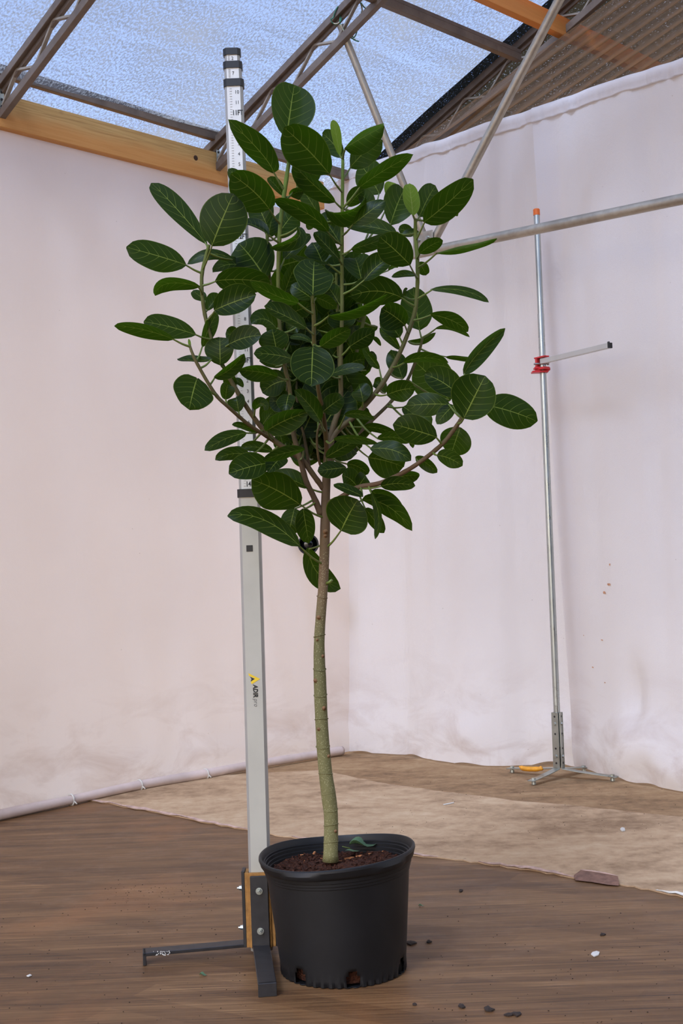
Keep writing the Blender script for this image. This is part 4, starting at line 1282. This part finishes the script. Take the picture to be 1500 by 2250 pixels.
# view, base, tip, projected width, options: m mid point, dz depth of base from its branch, dd tip depth from base, r roll, a attachment, y young, s stem
LV = [
 ('a', (1270, 472), (1325, 86), 285, dict(dz=0.0, dd=0.04, a=(1300, 560), r=14, s='B')),
 ('b', (490, 665), (190, 362), 235, dict(dz=-.06, dd=-.06, a=(562, 775), r=-18, s='A')),
 ('a', (1180, 715), (848, 333), 150, dict(m=(1075, 560), dz=-.02, dd=-.06, a=(1245, 830), r=38, s='B')),
 ('a', (700, 1230), (300, 790), 135, dict(m=(470, 960), dz=.02, dd=.06, a=(705, 1260), r=30, s='G')),
 ('a', (735, 1240), (890, 866), 300, dict(dz=-.05, dd=-.02, a=(675, 1425), r=-15, s='G')),
 ('a', (552, 1376), (122, 1250), 178, dict(m=(350, 1312), dz=-.02, dd=-.05, a=(657, 1447), r=25, s='G')),
 ('a', (1150, 980), (868, 725), 235, dict(m=(1030, 845), dz=-.05, dd=-.05, a=(1212, 1085), r=-22, s='B')),
 ('a', (1000, 880), (852, 688), 85, dict(dz=.0, r=20, s='B')),
 ('a', (1130, 1092), (1035, 888), 180, dict(dz=.0, dd=.02, r=15, s='J', a=(1130, 1150))),
 ('g', (1095, 745), (275, 262), 235, dict(m=(780, 470), dz=-.05, dd=-.06, a=(1262, 955), r=30, s='A')),
 ('a', (1142, 1160), (952, 1075), 62, dict(dz=-.04, dd=.05, a=(1195, 1232), r=50, s='B')),
 ('g', (320, 830), (610, 440), 350, dict(dz=.08, dd=.03, r=15, s='J')),
 ('g', (200, 830), (260, 500), 220, dict(dz=.06, dd=.03, r=15, s='J')),
 ('g', (640, 668), (225, 992), 170, dict(m=(620, 860), dz=-.06, dd=-.03, a=(410, 805), r=30, s='B')),
 ('g', (430, 1160), (825, 785), 200, dict(dz=.02, dd=.02, a=(375, 1320), r=-35, s='B')),
 ('g', (1120, 1228), (500, 1105), 75, dict(m=(760, 1212), dz=-.02, dd=-.1, r=60, s='A', a=(1275, 1330))),
 ('d', (478, 330), (487, 50), 295, dict(dz=-.03, dd=.10, r=10, s='C', a=(478, 390))),
 ('d', (600, 503), (1090, 322), 72, dict(m=(830, 448), dz=-.05, dd=-.05, a=(500, 598), r=58, s='C')),
 ('d', (425, 600), (75, 424), 118, dict(m=(240, 498), dz=-.04, dd=-.06, a=(475, 668), r=-40, s='C')),
 ('d', (362, 397), (-42, 216), 98, dict(m=(170, 335), dz=-.04, dd=-.05, a=(466, 492), r=45, s='C')),
 ('d', (543, 757), (788, 612), 125, dict(dz=-.03, dd=-.04, a=(492, 735), r=30, s='C')),
 ('d', (476, 748), (464, 1087), 318, dict(dz=-.05, dd=-.05, a=(483, 735), r=8, s='C')),
 ('b', (557, 545), (513, 310), 58, dict(dz=0, r=20, y=1, s='A')),
 ('b', (588, 498), (850, 352), 120, dict(m=(720, 420), dz=-.03, dd=.03, a=(578, 590), r=50, s='A')),
 ('b', (625, 627), (838, 442), 160, dict(dz=.04, dd=.04, a=(585, 700), r=-25, s='A')),
 ('b', (580, 560), (445, 402), 115, dict(dz=.05, dd=.04, r=20, s='A')),
 ('b', (682, 760), (1044, 538), 104, dict(m=(840, 650), dz=-.03, dd=-.04, a=(590, 868), r=40, s='A')),
 ('b', (822, 800), (690, 600), 180, dict(dz=.06, dd=.03, a=(835, 850), r=-15, s='K')),
 ('b', (530, 852), (248, 598), 112, dict(m=(385, 735), dz=-.02, dd=-.02, a=(558, 912), r=-40, s='A')),
 ('b', (276, 752), (442, 632), 125, dict(dz=.05, dd=.02, a=(205, 840), r=15, s='B')),
 ('b', (425, 948), (285, 738), 95, dict(dz=.10, dd=.02, r=25, s='A')),
 ('b', (232, 812), (322, 788), 70, dict(dz=.05, r=30, s='B')),
 ('b', (190, 812), (82, 694), 62, dict(dz=.08, r=30, s='B')),
 ('b', (455, 902), (724, 822), 82, dict(m=(610, 925), dz=-.03, dd=-.02, r=55, s='A', a=(575, 930))),
 ('h', (230, 642), (720, 275), 240, dict(dz=-.05, dd=-.02, a=(110, 790), r=-30, s='A')),
 ('h', (800, 645), (1010, 110), 440, dict(dz=.06, dd=.03, r=12, s='K')),
 ('h', (1140, 505), (1078, 22), 220, dict(dz=-.02, dd=.03, a=(1155, 580), r=-25, y=1, s='D')),
 ('b', (1082, 950), (1190, 742), 138, dict(dz=.04, dd=.03, a=(1060, 990), r=20, s='D')),
 ('b', (1112, 985), (1436, 700), 170, dict(m=(1262, 865), dz=-.04, dd=-.03, a=(1066, 1100), r=-25, s='D')),
 ('b', (1172, 970), (1334, 945), 50, dict(m=(1275, 908), dz=.03, r=50, s='D')),
 ('h', (900, 770), (120, 640), 215, dict(dz=.06, dd=.03, r=30, s='D')),
 ('h', (1097, 1242), (640, 825), 430, dict(dz=-.08, dd=-.03, a=(1192, 1412), r=-16, s='D')),
 ('h', (215, 1002), (930, 755), 180, dict(m=(520, 915), dz=-.04, dd=.06, a=(98, 1135), r=40, s='A')),
 ('b', (1083, 1192), (1238, 1105), 82, dict(dz=-.03, dd=-.03, a=(1075, 1225), r=30, s='D')),
 ('b', (1188, 1190), (1594, 1092), 40, dict(m=(1390, 1152), dz=-.05, dd=-.08, a=(1090, 1272), r=62, s='D')),
 ('h', (370, 1482), (270, 1135), 380, dict(dz=.0, dd=.05, r=12, s='A')),
 ('h', (400, 1482), (790, 1140), 290, dict(dz=-.03, dd=.0, r=-22, s='A', a=(130, 1740))),
 ('h', (1182, 1405), (815, 1418), 95, dict(m=(1020, 1395), dz=.02, dd=.03, a=(1188, 1485), r=40, s='D')),
 ('h', (1225, 1200), (1340, 1395), 160, dict(dz=.06, r=25, s='D')),
 ('h', (765, 1330), (912, 1285), 60, dict(dz=.1, r=40, s='K')),
 ('h', (1150, 800), (920, 710), 160, dict(dz=.08, r=25, s='D')),
 ('h', (1232, 760), (965, 825), 95, dict(dz=.05, r=40, s='D')),
 ('b', (892, 842), (900, 720), 88, dict(dz=.10, r=15, y=1, s='K', a=(880, 1000))),
 ('b', (612, 882), (722, 775), 95, dict(dz=.08, r=20, s='A')),
 ('b', (765, 915), (690, 770), 90, dict(dz=.1, r=25, s='A')),
 ('g', (1278, 930), (950, 500), 330, dict(dz=.04, dd=.03, r=15, s='A')),
 ('g', (1262, 1155), (882, 755), 180, dict(m=(1050, 930), dz=-.03, dd=-.02, r=-35, s='A', a=(1278, 1180))),
 ('g', (1010, 1205), (860, 905), 340, dict(dz=.09, dd=.02, r=15, s='A')),
 ('g', (1192, 1005), (985, 738), 130, dict(dz=.09, r=25, s='A')),
 ('g', (885, 590), (790, 715), 115, dict(dz=.12, r=15, s='A')),
 ('c', (758, 187), (1155, 205), 168, dict(dz=-.01, dd=.03, a=(690, 216), r=20, s='G')),
 ('c', (752, 397), (1052, 285), 180, dict(m=(900, 335), dz=-.06, dd=-.03, a=(700, 468), r=-20, s='G')),
 ('a', (1120, 1475), (925, 1222), 310, dict(dz=-.02, dd=.0, r=14, s='J', a=(1165, 1510))),
 ('a', (1000, 1402), (742, 1432), 88, dict(m=(860, 1372), dz=.0, dd=-.05, r=35, s='J')),
 ('a', (892, 1342), (558, 1372), 70, dict(m=(720, 1298), dz=.03, r=40, s='G')),
 ('c', (650, 228), (328, 294), 88, dict(m=(420, 205), dz=-.03, dd=.0, a=(664, 285), r=45, s='G')),
 ('c', (690, 332), (598, 258), 72, dict(dz=.04, r=30, s='G')),
 ('c', (622, 572), (246, 480), 138, dict(m=(420, 512), dz=-.03, dd=-.04, a=(716, 606), r=25, s='G')),
 ('c', (466, 606), (36, 510), 88, dict(m=(240, 535), dz=-.02, dd=-.02, a=(574, 668), r=48, s='H')),
 ('c', (582, 695), (570, 602), 18, dict(dz=0, y=1, s='H')),
 ('c', (738, 750), (486, 745), 44, dict(m=(610, 757), dz=.03, r=58, s='H')),
 ('c', (628, 886), (572, 1108), 258, dict(dz=-.07, dd=-.04, a=(768, 1018), r=-12, s='H')),
 ('c', (796, 792), (792, 592), 188, dict(dz=-.03, dd=.0, a=(806, 815), r=15, s='G')),
 ('c', (664, 662), (772, 415), 84, dict(dz=.08, dd=.02, a=(625, 748), r=30, s='H')),
 ('c', (700, 402), (795, 280), 85, dict(dz=.04, r=25, s='G')),
 ('c', (750, 882), (966, 708), 80, dict(m=(870, 815), dz=.03, dd=-.03, a=(737, 935), r=30, s='H')),
 ('c', (857, 642), (1088, 578), 145, dict(dz=-.05, dd=-.03, r=-20, s='G')),
 ('c', (930, 602), (832, 565), 100, dict(dz=.0, r=20, s='G')),
 ('c', (1202, 532), (1018, 494), 110, dict(m=(1110, 460), dz=.0, dd=-.03, r=30, s='B')),
 ('c', (1202, 702), (1165, 532), 190, dict(dz=-.06, dd=.0, a=(1235, 770), r=12, s='B')),
 ('c', (1312, 747), (1035, 708), 112, dict(m=(1180, 715), dz=-.08, dd=-.05, r=25, s='B')),
 ('c', (1206, 872), (928, 830), 104, dict(m=(1070, 838), dz=-.06, dd=-.05, a=(1266, 902), r=-25, s='B')),
 ('c', (1192, 802), (1075, 762), 64, dict(dz=.0, r=30, s='B')),
 ('n', (600, 212), (400, 45), 185, dict(dz=.02, r=15, s='G')),
 ('n', (560, 120), (712, 212), 92, dict(dz=.03, r=30, s='G')),
 ('n', (446, 397), (482, 165), 195, dict(dz=.03, r=15, s='H', a=(492, 485))),
 ('n', (645, 582), (600, 362), 235, dict(dz=.04, r=12, s='H', a=(668, 655))),
 ('n', (882, 552), (1085, 545), 150, dict(m=(975, 455), dz=-.03, dd=-.05, r=35, s='G', a=(855, 672))),
 ('n', (985, 802), (1155, 575), 190, dict(dz=.0, r=15, s='G')),
 ('k', (170, 1005), (805, 715), 300, dict(m=(450, 845), dz=-.06, dd=-.08, r=-18, s='G', a=(292, 1150))),
 ('k', (502, 466), (455, 712), 235, dict(dz=-.08, dd=-.03, r=20, s='B', a=(540, 440))),
 ('k', (978, 852), (592, 388), 225, dict(m=(820, 620), dz=-.06, dd=-.07, r=-25, s='C', a=(1018, 1022))),
 ('k', (1020, 712), (1320, 495), 262, dict(dz=-.02, dd=.02, r=12, s='C')),
 ('k', (470, 252), (110, 430), 350, dict(dz=.04, dd=.02, r=15, s='B')),
 ('k', (560, 640), (210, 560), 300, dict(dz=.05, dd=.02, r=15, s='B')),
 ('k', (1222, 472), (1078, 185), 105, dict(dz=.05, r=35, s='A')),
 ('k', (748, 1280), (125, 1445), 160, dict(m=(440, 1335), dz=-.12, dd=-.05, r=-30, s='B', a=(925, 1375))),
 ('n', (1310, 1240), (1085, 1492), 250, dict(dz=-.08, dd=-.05, r=15, s='G')),
 ('n', (762, 892), (132, 1160), 195, dict(m=(440, 985), dz=-.06, dd=-.05, r=28, s='G', a=(905, 907))),
 ('n', (905, 882), (542, 770), 92, dict(m=(725, 790), dz=-.03, dd=-.04, r=38, s='G', a=(1012, 952))),
 ('n', (842, 1242), (292, 1302), 175, dict(m=(560, 1205), dz=-.03, dd=-.04, r=30, s='G')),
 ('n', (1152, 1172), (665, 1120), 145, dict(dz=.0, r=20, s='G')),
 ('n', (722, 1132), (478, 1152), 75, dict(dz=.03, r=25, s='G')),
 ('f', (492, 452), (238, 522), 150, dict(m=(365, 480), dz=-.10, dd=-.04, r=18, s='G', a=(600, 452))),
 ('f', (690, 716), (382, 560), 215, dict(dz=-.06, dd=-.04, r=-18, s='trunk', a=(806, 806))),
 ('f', (745, 612), (515, 520), 85, dict(dz=-.02, r=35, s='trunk', a=(826, 637))),
 ('f', (655, 740), (618, 912), 128, dict(dz=-.02, r=20, s='B')),
 ('f', (708, 742), (745, 962), 112, dict(dz=-.05, r=-20, s='B')),
 ('f', (690, 982), (229, 790), 128, dict(m=(455, 812), dz=-.07, dd=-.04, r=38, s='trunk', a=(806, 1097))),
 ('f', (742, 990), (946, 1250), 130, dict(m=(800, 1150), dz=.05, dd=.04, r=20, s='trunk', a=(815, 960))),
 ('f', (950, 882), (1055, 685), 250, dict(dz=-.04, dd=-.03, r=-12, s='trunk', a=(880, 992))),
 ('f', (1100, 740), (1222, 897), 78, dict(dz=.0, r=30, s='E')),
 ('f', (1138, 640), (1165, 936), 44, dict(m=(1188, 790), dz=-.02, r=50, s='E')),
 ('f', (1082, 690), (1402, 884), 104, dict(m=(1245, 728), dz=-.03, dd=-.03, r=35, s='E', a=(886, 727))),
 ('f', (1140, 632), (1338, 748), 84, dict(dz=.03, r=30, s='E')),
 ('f', (1090, 668), (902, 590), 52, dict(dz=-.05, r=50, s='E')),
 ('f', (1200, 602), (1418, 600), 82, dict(dz=-.04, dd=-.02, r=25, s='E', a=(1062, 622))),
 ('f', (1285, 550), (1446, 536), 72, dict(dz=.04, r=30, s='E')),
 ('f', (982, 482), (800, 505), 98, dict(dz=-.06, dd=-.02, r=15, s='trunk')),
 ('f', (1050, 602), (955, 535), 115, dict(dz=.05, r=20, s='E')),
 ('f', (1060, 602), (1108, 535), 95, dict(dz=.04, r=20, s='E')),
 ('f', (985, 460), (1122, 522), 95, dict(dz=.06, r=25, s='D')),
 ('l', (500, 1272), (1110, 1445), 255, dict(m=(830, 1285), dz=-.14, dd=-.03, r=-18, s='D')),
 ('l', (600, 1122), (1085, 1180), 140, dict(m=(850, 1095), dz=-.06, dd=-.03, r=30, s='D')),
 ('f', (1120, 420), (1345, 480), 170, dict(dz=.0, dd=.03, r=15, s='F')),
 ('l', (390, 940), (885, 1052), 125, dict(m=(640, 965), dz=.02, dd=.0, r=38, s='D', a=(150, 937))),
 ('k', (1060, 1402), (1565, 1128), 195, dict(dz=-.10, dd=-.03, r=-22, s='trunk', a=(975, 1478))),
 ('k', (1178, 1130), (1842, 1185), 110, dict(m=(1480, 1108), dz=-.14, dd=-.06, r=40, s='C', a=(1012, 1190))),
 ('l', (110, 765), (562, 822), 115, dict(dz=-.04, dd=-.03, r=20, s='D', a=(-170, 830))),
 ('l', (250, 1082), (282, 788), 195, dict(dz=.04, r=15, s='D')),
 ('l', (140, 702), (485, 712), 95, dict(dz=.03, r=20, s='D')),
 ('l', (392, 567), (325, 305), 265, dict(dz=-.02, dd=.02, r=12, s='D', a=(402, 635))),
 ('l', (720, 445), (552, 280), 170, dict(dz=.05, r=20, s='D')),
 ('l', (750, 462), (1170, 365), 292, dict(dz=-.05, dd=-.03, r=15, s='D', a=(578, 522))),
 ('l', (985, 228), (815, -215), 262, dict(dz=.05, dd=.02, r=15, s='D', a=(980, 260))),
 ('e', (322, 890), (692, 888), 76, dict(m=(500, 848), dz=-.04, dd=-.05, r=45, s='D', a=(250, 932))),
 ('e', (668, 840), (918, 862), 38, dict(dz=-.02, r=45, s='F')),
 ('e', (800, 1172), (495, 985), 195, dict(dz=-.02, dd=.0, r=-18, s='E')),
 ('e', (705, 1205), (425, 890), 310, dict(dz=.06, dd=.03, r=10, s='F')),
 ('e', (598, 1502), (238, 1395), 215, dict(dz=-.02, dd=.02, r=15, s='E', a=(627, 1542))),
 ('e', (705, 1232), (345, 1245), 175, dict(dz=.08, dd=.02, r=12, s='E')),
 ('e', (318, 1250), (555, 1408), 135, dict(dz=-.06, dd=-.04, r=-22, s='F', a=(200, 1246))),
 ('e', (380, 1360), (402, 1592), 62, dict(dz=-.12, r=30, s='F')),
 ('e', (738, 1240), (598, 1395), 108, dict(dz=.08, r=15, s='E')),
 ('e', (822, 1346), (995, 996), 330, dict(dz=-.06, dd=-.03, r=-12, s='E', a=(788, 1395))),
 ('e', (985, 1236), (1424, 1372), 240, dict(dz=-.01, dd=.03, r=15, s='E', a=(815, 1340))),
 ('e', (818, 988), (1160, 605), 118, dict(m=(935, 815), dz=.03, dd=.04, r=25, s='E', a=(797, 1345))),
 ('e', (790, 1420), (715, 1645), 235, dict(dz=.04, dd=.02, r=20, s='E')),
 ('e', (600, 1652), (808, 1740), 125, dict(dz=-.03, dd=-.02, r=20, s='E', a=(562, 1650))),
 ('e', (420, 1668), (600, 1795), 88, dict(dz=.03, r=25, s='E')),
 ('e', (545, 286), (1026, 392), 68, dict(m=(820, 296), dz=-.02, dd=-.03, r=45, s='D', a=(432, 352))),
 ('e', (540, 492), (855, 632), 112, dict(m=(720, 540), dz=-.03, dd=.0, r=30, s='D', a=(413, 535))),
 ('e', (580, 610), (868, 678), 42, dict(m=(720, 602), dz=-.02, r=50, s='F', a=(488, 690))),
 ('e', (455, 622), (400, 270), 230, dict(dz=.0, dd=.02, r=12, s='F', a=(458, 690))),
 ('j', (1022, 778), (665, 530), 385, dict(dz=-.05, dd=-.02, r=15, s='D', a=(1052, 882))),
 ('j', (942, 962), (650, 690), 265, dict(dz=-.01, r=15, s='D', a=(962, 1085))),
 ('j', (950, 1152), (635, 830), 135, dict(dz=.03, r=25, s='D')),
 ('j', (988, 376), (205, 350), 400, dict(m=(600, 270), dz=-.02, dd=.0, r=-15, s='D', a=(1152, 502))),
 ('j', (1002, 352), (1045, 255), 75, dict(dz=.06, r=20, s='D')),
 ('j', (1058, 1022), (1482, 895), 92, dict(m=(1260, 1020), dz=.05, r=45, s='F')),
 ('j', (610, 802), (270, 790), 130, dict(m=(440, 850), dz=.04, r=40, s='K')),
 ('j', (190, 1102), (570, 875), 260, dict(dz=-.02, r=15, s='A', a=(85, 1255))),
 ('j', (540, 960), (655, 1092), 62, dict(dz=.02, r=30, s='K')),
 ('j', (640, 1440), (385, 1120), 115, dict(m=(520, 1285), dz=.0, r=35, s='D', a=(695, 1610))),
 ('j', (90, 1455), (410, 1290), 255, dict(dz=.06, r=15, s='A')),
 ('d', (608, 992), (906, 928), 76, dict(dz=-.05, dd=-.03, r=35, s='A')),
 ('l', (430, 102), (555, -180), 150, dict(dz=.05, r=20, s='K')),
 ('d', (720, 618), (702, 465), 205, dict(dz=.02, r=12, s='A')),
 ('d', (510, 622), (655, 555), 105, dict(dz=.06, r=20, s='A')),
 ('d', (470, 722), (286, 680), 48, dict(dz=.04, r=40, s='C')),
 ('d', (380, 580), (272, 632), 115, dict(dz=.02, r=20, s='B', a=(258, 672))),
 ('d', (500, 352), (672, 442), 95, dict(dz=.08, r=30, s='C')),
 ('d', (692, 402), (598, 262), 135, dict(dz=.06, r=15, s='A')),
 ('d', (472, 362), (298, 248), 125, dict(dz=.08, r=25, s='C')),
 ('d', (245, 312), (335, 85), 110, dict(dz=.06, r=20, s='B')),
 ('d', (200, 380), (120, 330), 100, dict(dz=.06, r=20, s='J')),
 ('d', (300, 480), (460, 420), 120, dict(dz=.06, r=20, s='B')),
 ('f', (560, 262), (592, 385), 92, dict(dz=.06, r=20, s='B')),
 ('f', (740, 300), (832, 362), 75, dict(dz=.1, r=30, s='trunk')),
 ('f', (1002, 292), (955, 225), 85, dict(dz=.06, r=20, s='D')),
 ('d', (640, 830), (720, 760), 120, dict(dz=.06, r=20, s='A')),
 ('d', (240, 900), (60, 870), 100, dict(dz=.06, r=20, s='B')),
 ('d', (350, 1020), (230, 900), 200, dict(dz=.08, r=20, s='B')),
 ('d', (560, 700), (420, 780), 140, dict(dz=.1, r=20, s='A')),
]
rl = random.Random(21); nfill = 0
for i in range(260):      # leaves deep inside the crown
    nd = rl.choice([n for n in NODES if n[2] in ('A', 'B', 'K', 'J', 'N', 'O', 'G', 'Q', 'F') and 560 < n[0][1] < 1020 and 575 < n[0][0] < 840])
    ang = rl.uniform(0, 6.283); L = rl.uniform(65, 105)
    bx, by = nd[0][0] + math.cos(ang) * 22, nd[0][1] + math.sin(ang) * 22
    if not (600 < bx + math.cos(ang) * L < 810 and 560 < by + math.sin(ang) * L < 1000): continue
    nfill += 1
    if nfill > 105: break
    LV.append(('px', (bx, by), (bx + math.cos(ang) * L, by + math.sin(ang) * L), rl.uniform(55, 82), dict(dz=rl.uniform(.10, .22), dd=rl.uniform(0, .05), r=rl.uniform(0, 35), s=nd[2], a=nd[0])))
VIEW['px'] = (0, 0, 1.0)

def leaf_geo(B, T, Mid, W, roll, cup, wave, kshape, nl=14, nc=4):
    C = Mid * 2 - (B + T) * 0.5
    vs = []; fs = []; uv = []
    for i in range(nl + 1):
        t = i / nl
        t = t if 0 < i < nl else t
        p = B * (1 - t) ** 2 + C * 2 * t * (1 - t) + T * t * t
        tan = ((C - B) * (1 - t) + (T - C) * t).normalized()
        vd = (p - CAM).normalized()
        s0 = tan.cross(vd)
        if s0.length < 0.15: s0 = Vector((1, 0, 0)).cross(tan)
        s0.normalize()
        s0 = Matrix.Rotation(math.radians(roll), 3, tan) @ s0
        nrm = s0.cross(tan).normalized()
        if nrm.dot(vd) > 0: nrm = -nrm
        w = (math.sin(math.pi * max(0.0, min(1.0, t)) ** kshape) if 0 < t < 1 else 0.0)
        w = max(w, 0.0) ** 0.52
        if i == 0: w = 0.05
        if i == nl: w = 0.03
        for c in range(-nc // 2, nc // 2 + 1):
            u = c / (nc / 2)
            off = cup * W * abs(u) ** 1.25 * w + wave * W * abs(u) * math.sin(t * 9 + (u > 0) * 1.7 + roll)
            vs.append(p + s0 * (u * W * 0.5 * w) + nrm * off)
            uv.append((0.5 + 0.5 * u, t))
    W1 = nc + 1
    for i in range(nl):
        for c in range(nc):
            a = i * W1 + c
            fs.append((a, a + 1, a + W1 + 1, a + W1))
    return vs, fs, uv

lr = random.Random(77)
for (vw, b, t, w, o) in LV:
    ox, oy, sc_ = VIEW[vw]
    P = lambda q: (ox + q[0] / sc_, oy + q[1] / sc_)
    bp = P(b); tp_ = P(t)
    apx = P(o['a']) if 'a' in o else bp
    cand = [n for n in NODES if n[2] == o['s']] or NODES
    nd = min(cand, key=lambda n: (n[0][0] - apx[0]) ** 2 + (n[0][1] - apx[1]) ** 2)
    da = nd[1].y
    dB = da + o.get('dz', 0.0)
    lenpx = math.hypot(tp_[0] - bp[0], tp_[1] - bp[1])
    dT_ = dB + o.get('dd', lr.uniform(-.02, .03))
    B3 = at(bp[0], bp[1], dB); T3 = at(tp_[0], tp_[1], dT_)
    if 'm' in o:
        mp_ = P(o['m']); M3_ = at(mp_[0], mp_[1], (dB + dT_) / 2 - 0.006)
    else:
        M3_ = (B3 + T3) * 0.5 + Vector((0, -0.004, lr.uniform(0.0, 0.007)))
    roll = o.get('r', 15) * (1 if lr.random() < 0.8 else -1)
    wpx = w / sc_
    Wm = wpx * dB / F_PX / max(0.45, math.cos(math.radians(abs(roll)))) * 1.15
    vs, fs, uv = leaf_geo(B3, T3, M3_, Wm, roll, lr.uniform(-0.10, 0.28), lr.uniform(0.0, 0.055), lr.uniform(0.92, 1.16))
    lf = mesh_obj('leaf', vs, fs, M['leaf_young'] if o.get('y') else M['leaf'], tree, True, uv)
    if o.get('y'): lf['label'] = 'pale yellow-green young leaf'
    A3 = nd[1]
    d = B3 - A3
    mid = A3 + d * 0.5 + Vector((0, 0, -0.05 * d.length))
    m = MB(); pts = catmull([A3, mid, B3 + (M3_ - B3) * 0.06], 3)
    n = len(pts)
    m.tube(pts, [0.0030 - 0.0012 * i / (n - 1) for i in range(n)], 6, False)
    m.build('petiole', M['twig'], lf, True)

# ================================================================== fallen leaves and scraps
def ground_leaf(name, p, dirv, L, W, mat, label, cat, lift=0.003, curl=0.3, group=None):
    d = dirv.normalized(); s = Vector((-d.y, d.x, 0))
    vs = []; fs = []; uv = []
    nl, nc = 10, 4
    for i in range(nl + 1):
        t = i / nl
        w = max(0.04, math.sin(math.pi * t ** 0.9) ** 0.6 if 0 < t < 1 else 0.04)
        for c in range(-2, 3):
            u = c / 2
            z = lift + curl * W * (abs(u) ** 1.5) * (0.5 + 0.5 * math.sin(t * 5)) + 0.1 * W * math.sin(t * 7)
            vs.append(p + d * (t * L) + s * (u * W * 0.5 * w) + Vector((0, 0, max(lift, z)))); uv.append((0.5 + u * 0.5, t))
    for i in range(nl):
        for c in range(nc):
            a = i * 5 + c; fs.append((a, a + 1, a + 6, a + 5))
    o = mesh_obj(name, vs, fs, mat, None, True, uv)
    return tag(o, label, cat, group)
def on_z(px, py, z): return gnd(px, py, z)
zl = zs + 0.012
fa = ground_leaf('fallen_leaf', on_z(768, 1864, zl), Vector((1, -0.16, 0)), 0.066, 0.042, M['leaf_dry'], 'wilted grey-green leaf lying on the soil in the pot', 'leaf', 0.008, 0.30)
m = MB(); m.tube([on_z(769, 1864, zl + 0.009), on_z(760, 1862, zl + 0.012), on_z(752, 1860, zl + 0.016)], [0.0016, 0.0014, 0.0012], 6); m.build('petiole', M['twig'], fa, True)
ground_leaf('fallen_leaf', on_z(758, 1871, zs + 0.012), Vector((1, -0.25, 0)), 0.036, 0.014, M['leaf_dry'], 'small blue-green leaf tucked under the wilted leaf in the pot', 'leaf', 0.002, 0.1)
Z3 = 0.001
ground_leaf('leaf_scrap', on_z(438, 2143, Z3), Vector((1, -0.2, 0)), 0.018, 0.012, M['leaf_dry'], 'torn green leaf scrap on the vinyl below the left iron foot', 'leaf scrap', 0.001, 0.4)
ground_leaf('leaf_scrap', on_z(919, 1991, Z3), Vector((1, 0.0, 0)), 0.016, 0.008, M['leaf_dry'], 'tiny green leaf scrap on the vinyl right of the pot', 'leaf scrap', 0.001, 0.4)
def scrap(name, pts_px, z, h, mat, label, cat, group=None):
    pts = [on_z(x, y, z) for x, y in pts_px]
    n = len(pts); r = random.Random(int(pts_px[0][0]))
    c = sum(pts, Vector()) / n
    vs = [p for p in pts] + [p + Vector((0, 0, h * r.uniform(0.6, 1.3))) for p in pts] + [c + Vector((0, 0, h * 1.6))]
    fs = [(i, (i + 1) % n, (i + 1) % n + n, i + n) for i in range(n)] + [(i + n, (i + 1) % n + n, 2 * n) for i in range(n)]
    return tag(mesh_obj(name, vs, fs, mat, None, False), label, cat, group)
scrap('paper_scrap', [(1298, 2098), (1301, 2093), (1310, 2091), (1317, 2093), (1315, 2099), (1305, 2103)], Z3, 0.002, M['white'], 'crumpled white paper scrap on the vinyl at lower right', 'paper scrap')
scrap('paper_scrap', [(1362, 1824), (1366, 1820), (1372, 1822), (1373, 1826), (1366, 1827)], 0.0045, 0.004, M['white'], 'small white paper scrap on the beige sheet at right', 'paper scrap')
scrap('plastic_strip', [(973, 1767.5), (996, 1763), (997.5, 1764.5), (975, 1769)], 0.0045, 0.0015, M['white'], 'thin white plastic strip on the beige sheet behind the pot', 'strip')
scrap('paper_scrap', [(58, 2145), (66, 2141), (70, 2144), (63, 2147)], Z3, 0.0015, M['white'], 'tiny pale scrap on the vinyl at lower left', 'paper scrap')
cr = [(902, 2073, 14, 'dark bark crumb on the vinyl closest to the right side of the pot'), (942, 2070, 7, 'small dark bark crumb, second to the right of the pot'),
      (1072, 2219, 17, 'largest dark bark crumb near the bottom edge of the floor'), (1015, 2212, 11, 'dark bark crumb between the pot and the largest crumb'),
      (1116, 2231, 12, 'flat dark bark crumb just right of the largest crumb'), (1135, 2229, 14, 'rightmost dark bark crumb along the bottom edge of the floor'),
      (910, 2208, 7, 'tiny dark bark crumb on the vinyl below right of the pot'), (1012, 1958, 7, 'tiny dark crumb on the vinyl just in front of the torn sheet edge'),
      (1323, 2054, 8, 'lone dark crumb on the vinyl above the crumpled white scrap')]
for (x, y, s, lab) in cr:
    r = random.Random(x)
    pts = [(x + s * math.cos(a) * r.uniform(0.4, 1), y + s * 0.38 * math.sin(a) * r.uniform(0.5, 1.1)) for a in [k * 0.7854 for k in range(8)]]
    scrap('bark_crumb', pts, Z3, 0.003, M['crumb'], lab, 'crumb', 'dark bark crumbs on the floor')
# fine grit nobody could count
gm = MB(); gr = random.Random(3)
for i in range(520):
    if i < 300: x, y = gr.uniform(0, 1500), gr.uniform(1980, 2250)
    elif i < 400: x, y = gr.uniform(230, 480), gr.gauss(1960, 14)
    else: x, y = gr.uniform(760, 1500), gr.uniform(1700, 1850)
    if 540 < x < 920 and y > 1860: continue
    p = on_z(x, y, 0.004 if y < 1860 else 0.001); L = gr.uniform(0.0005, 0.0016)
    a = gr.uniform(0, 6.28)
    gm.box(p, Vector((math.cos(a), math.sin(a), 0)) * L, Vector((-math.sin(a), math.cos(a), 0)) * L * 0.5, Vector((0, 0, L * 0.4)))
tag(gm.build('grit', M['crumb'], None), 'fine dark grit sprinkled over the floor', 'grit', None, 'stuff')
# soil grains on the tip of the left iron foot
gm = MB()
for i in range(34):
    p = on_z(gr.uniform(336, 374), gr.uniform(2090, 2099), 0.0308); L = gr.uniform(0.0004, 0.0012)
    gm.box(p, rx * L, ry * L, Vector((0, 0, L)))
tag(gm.build('perlite_grains', M['white'], None), 'pale grains spilled on the tip of the left iron foot', 'grains', None, 'stuff')
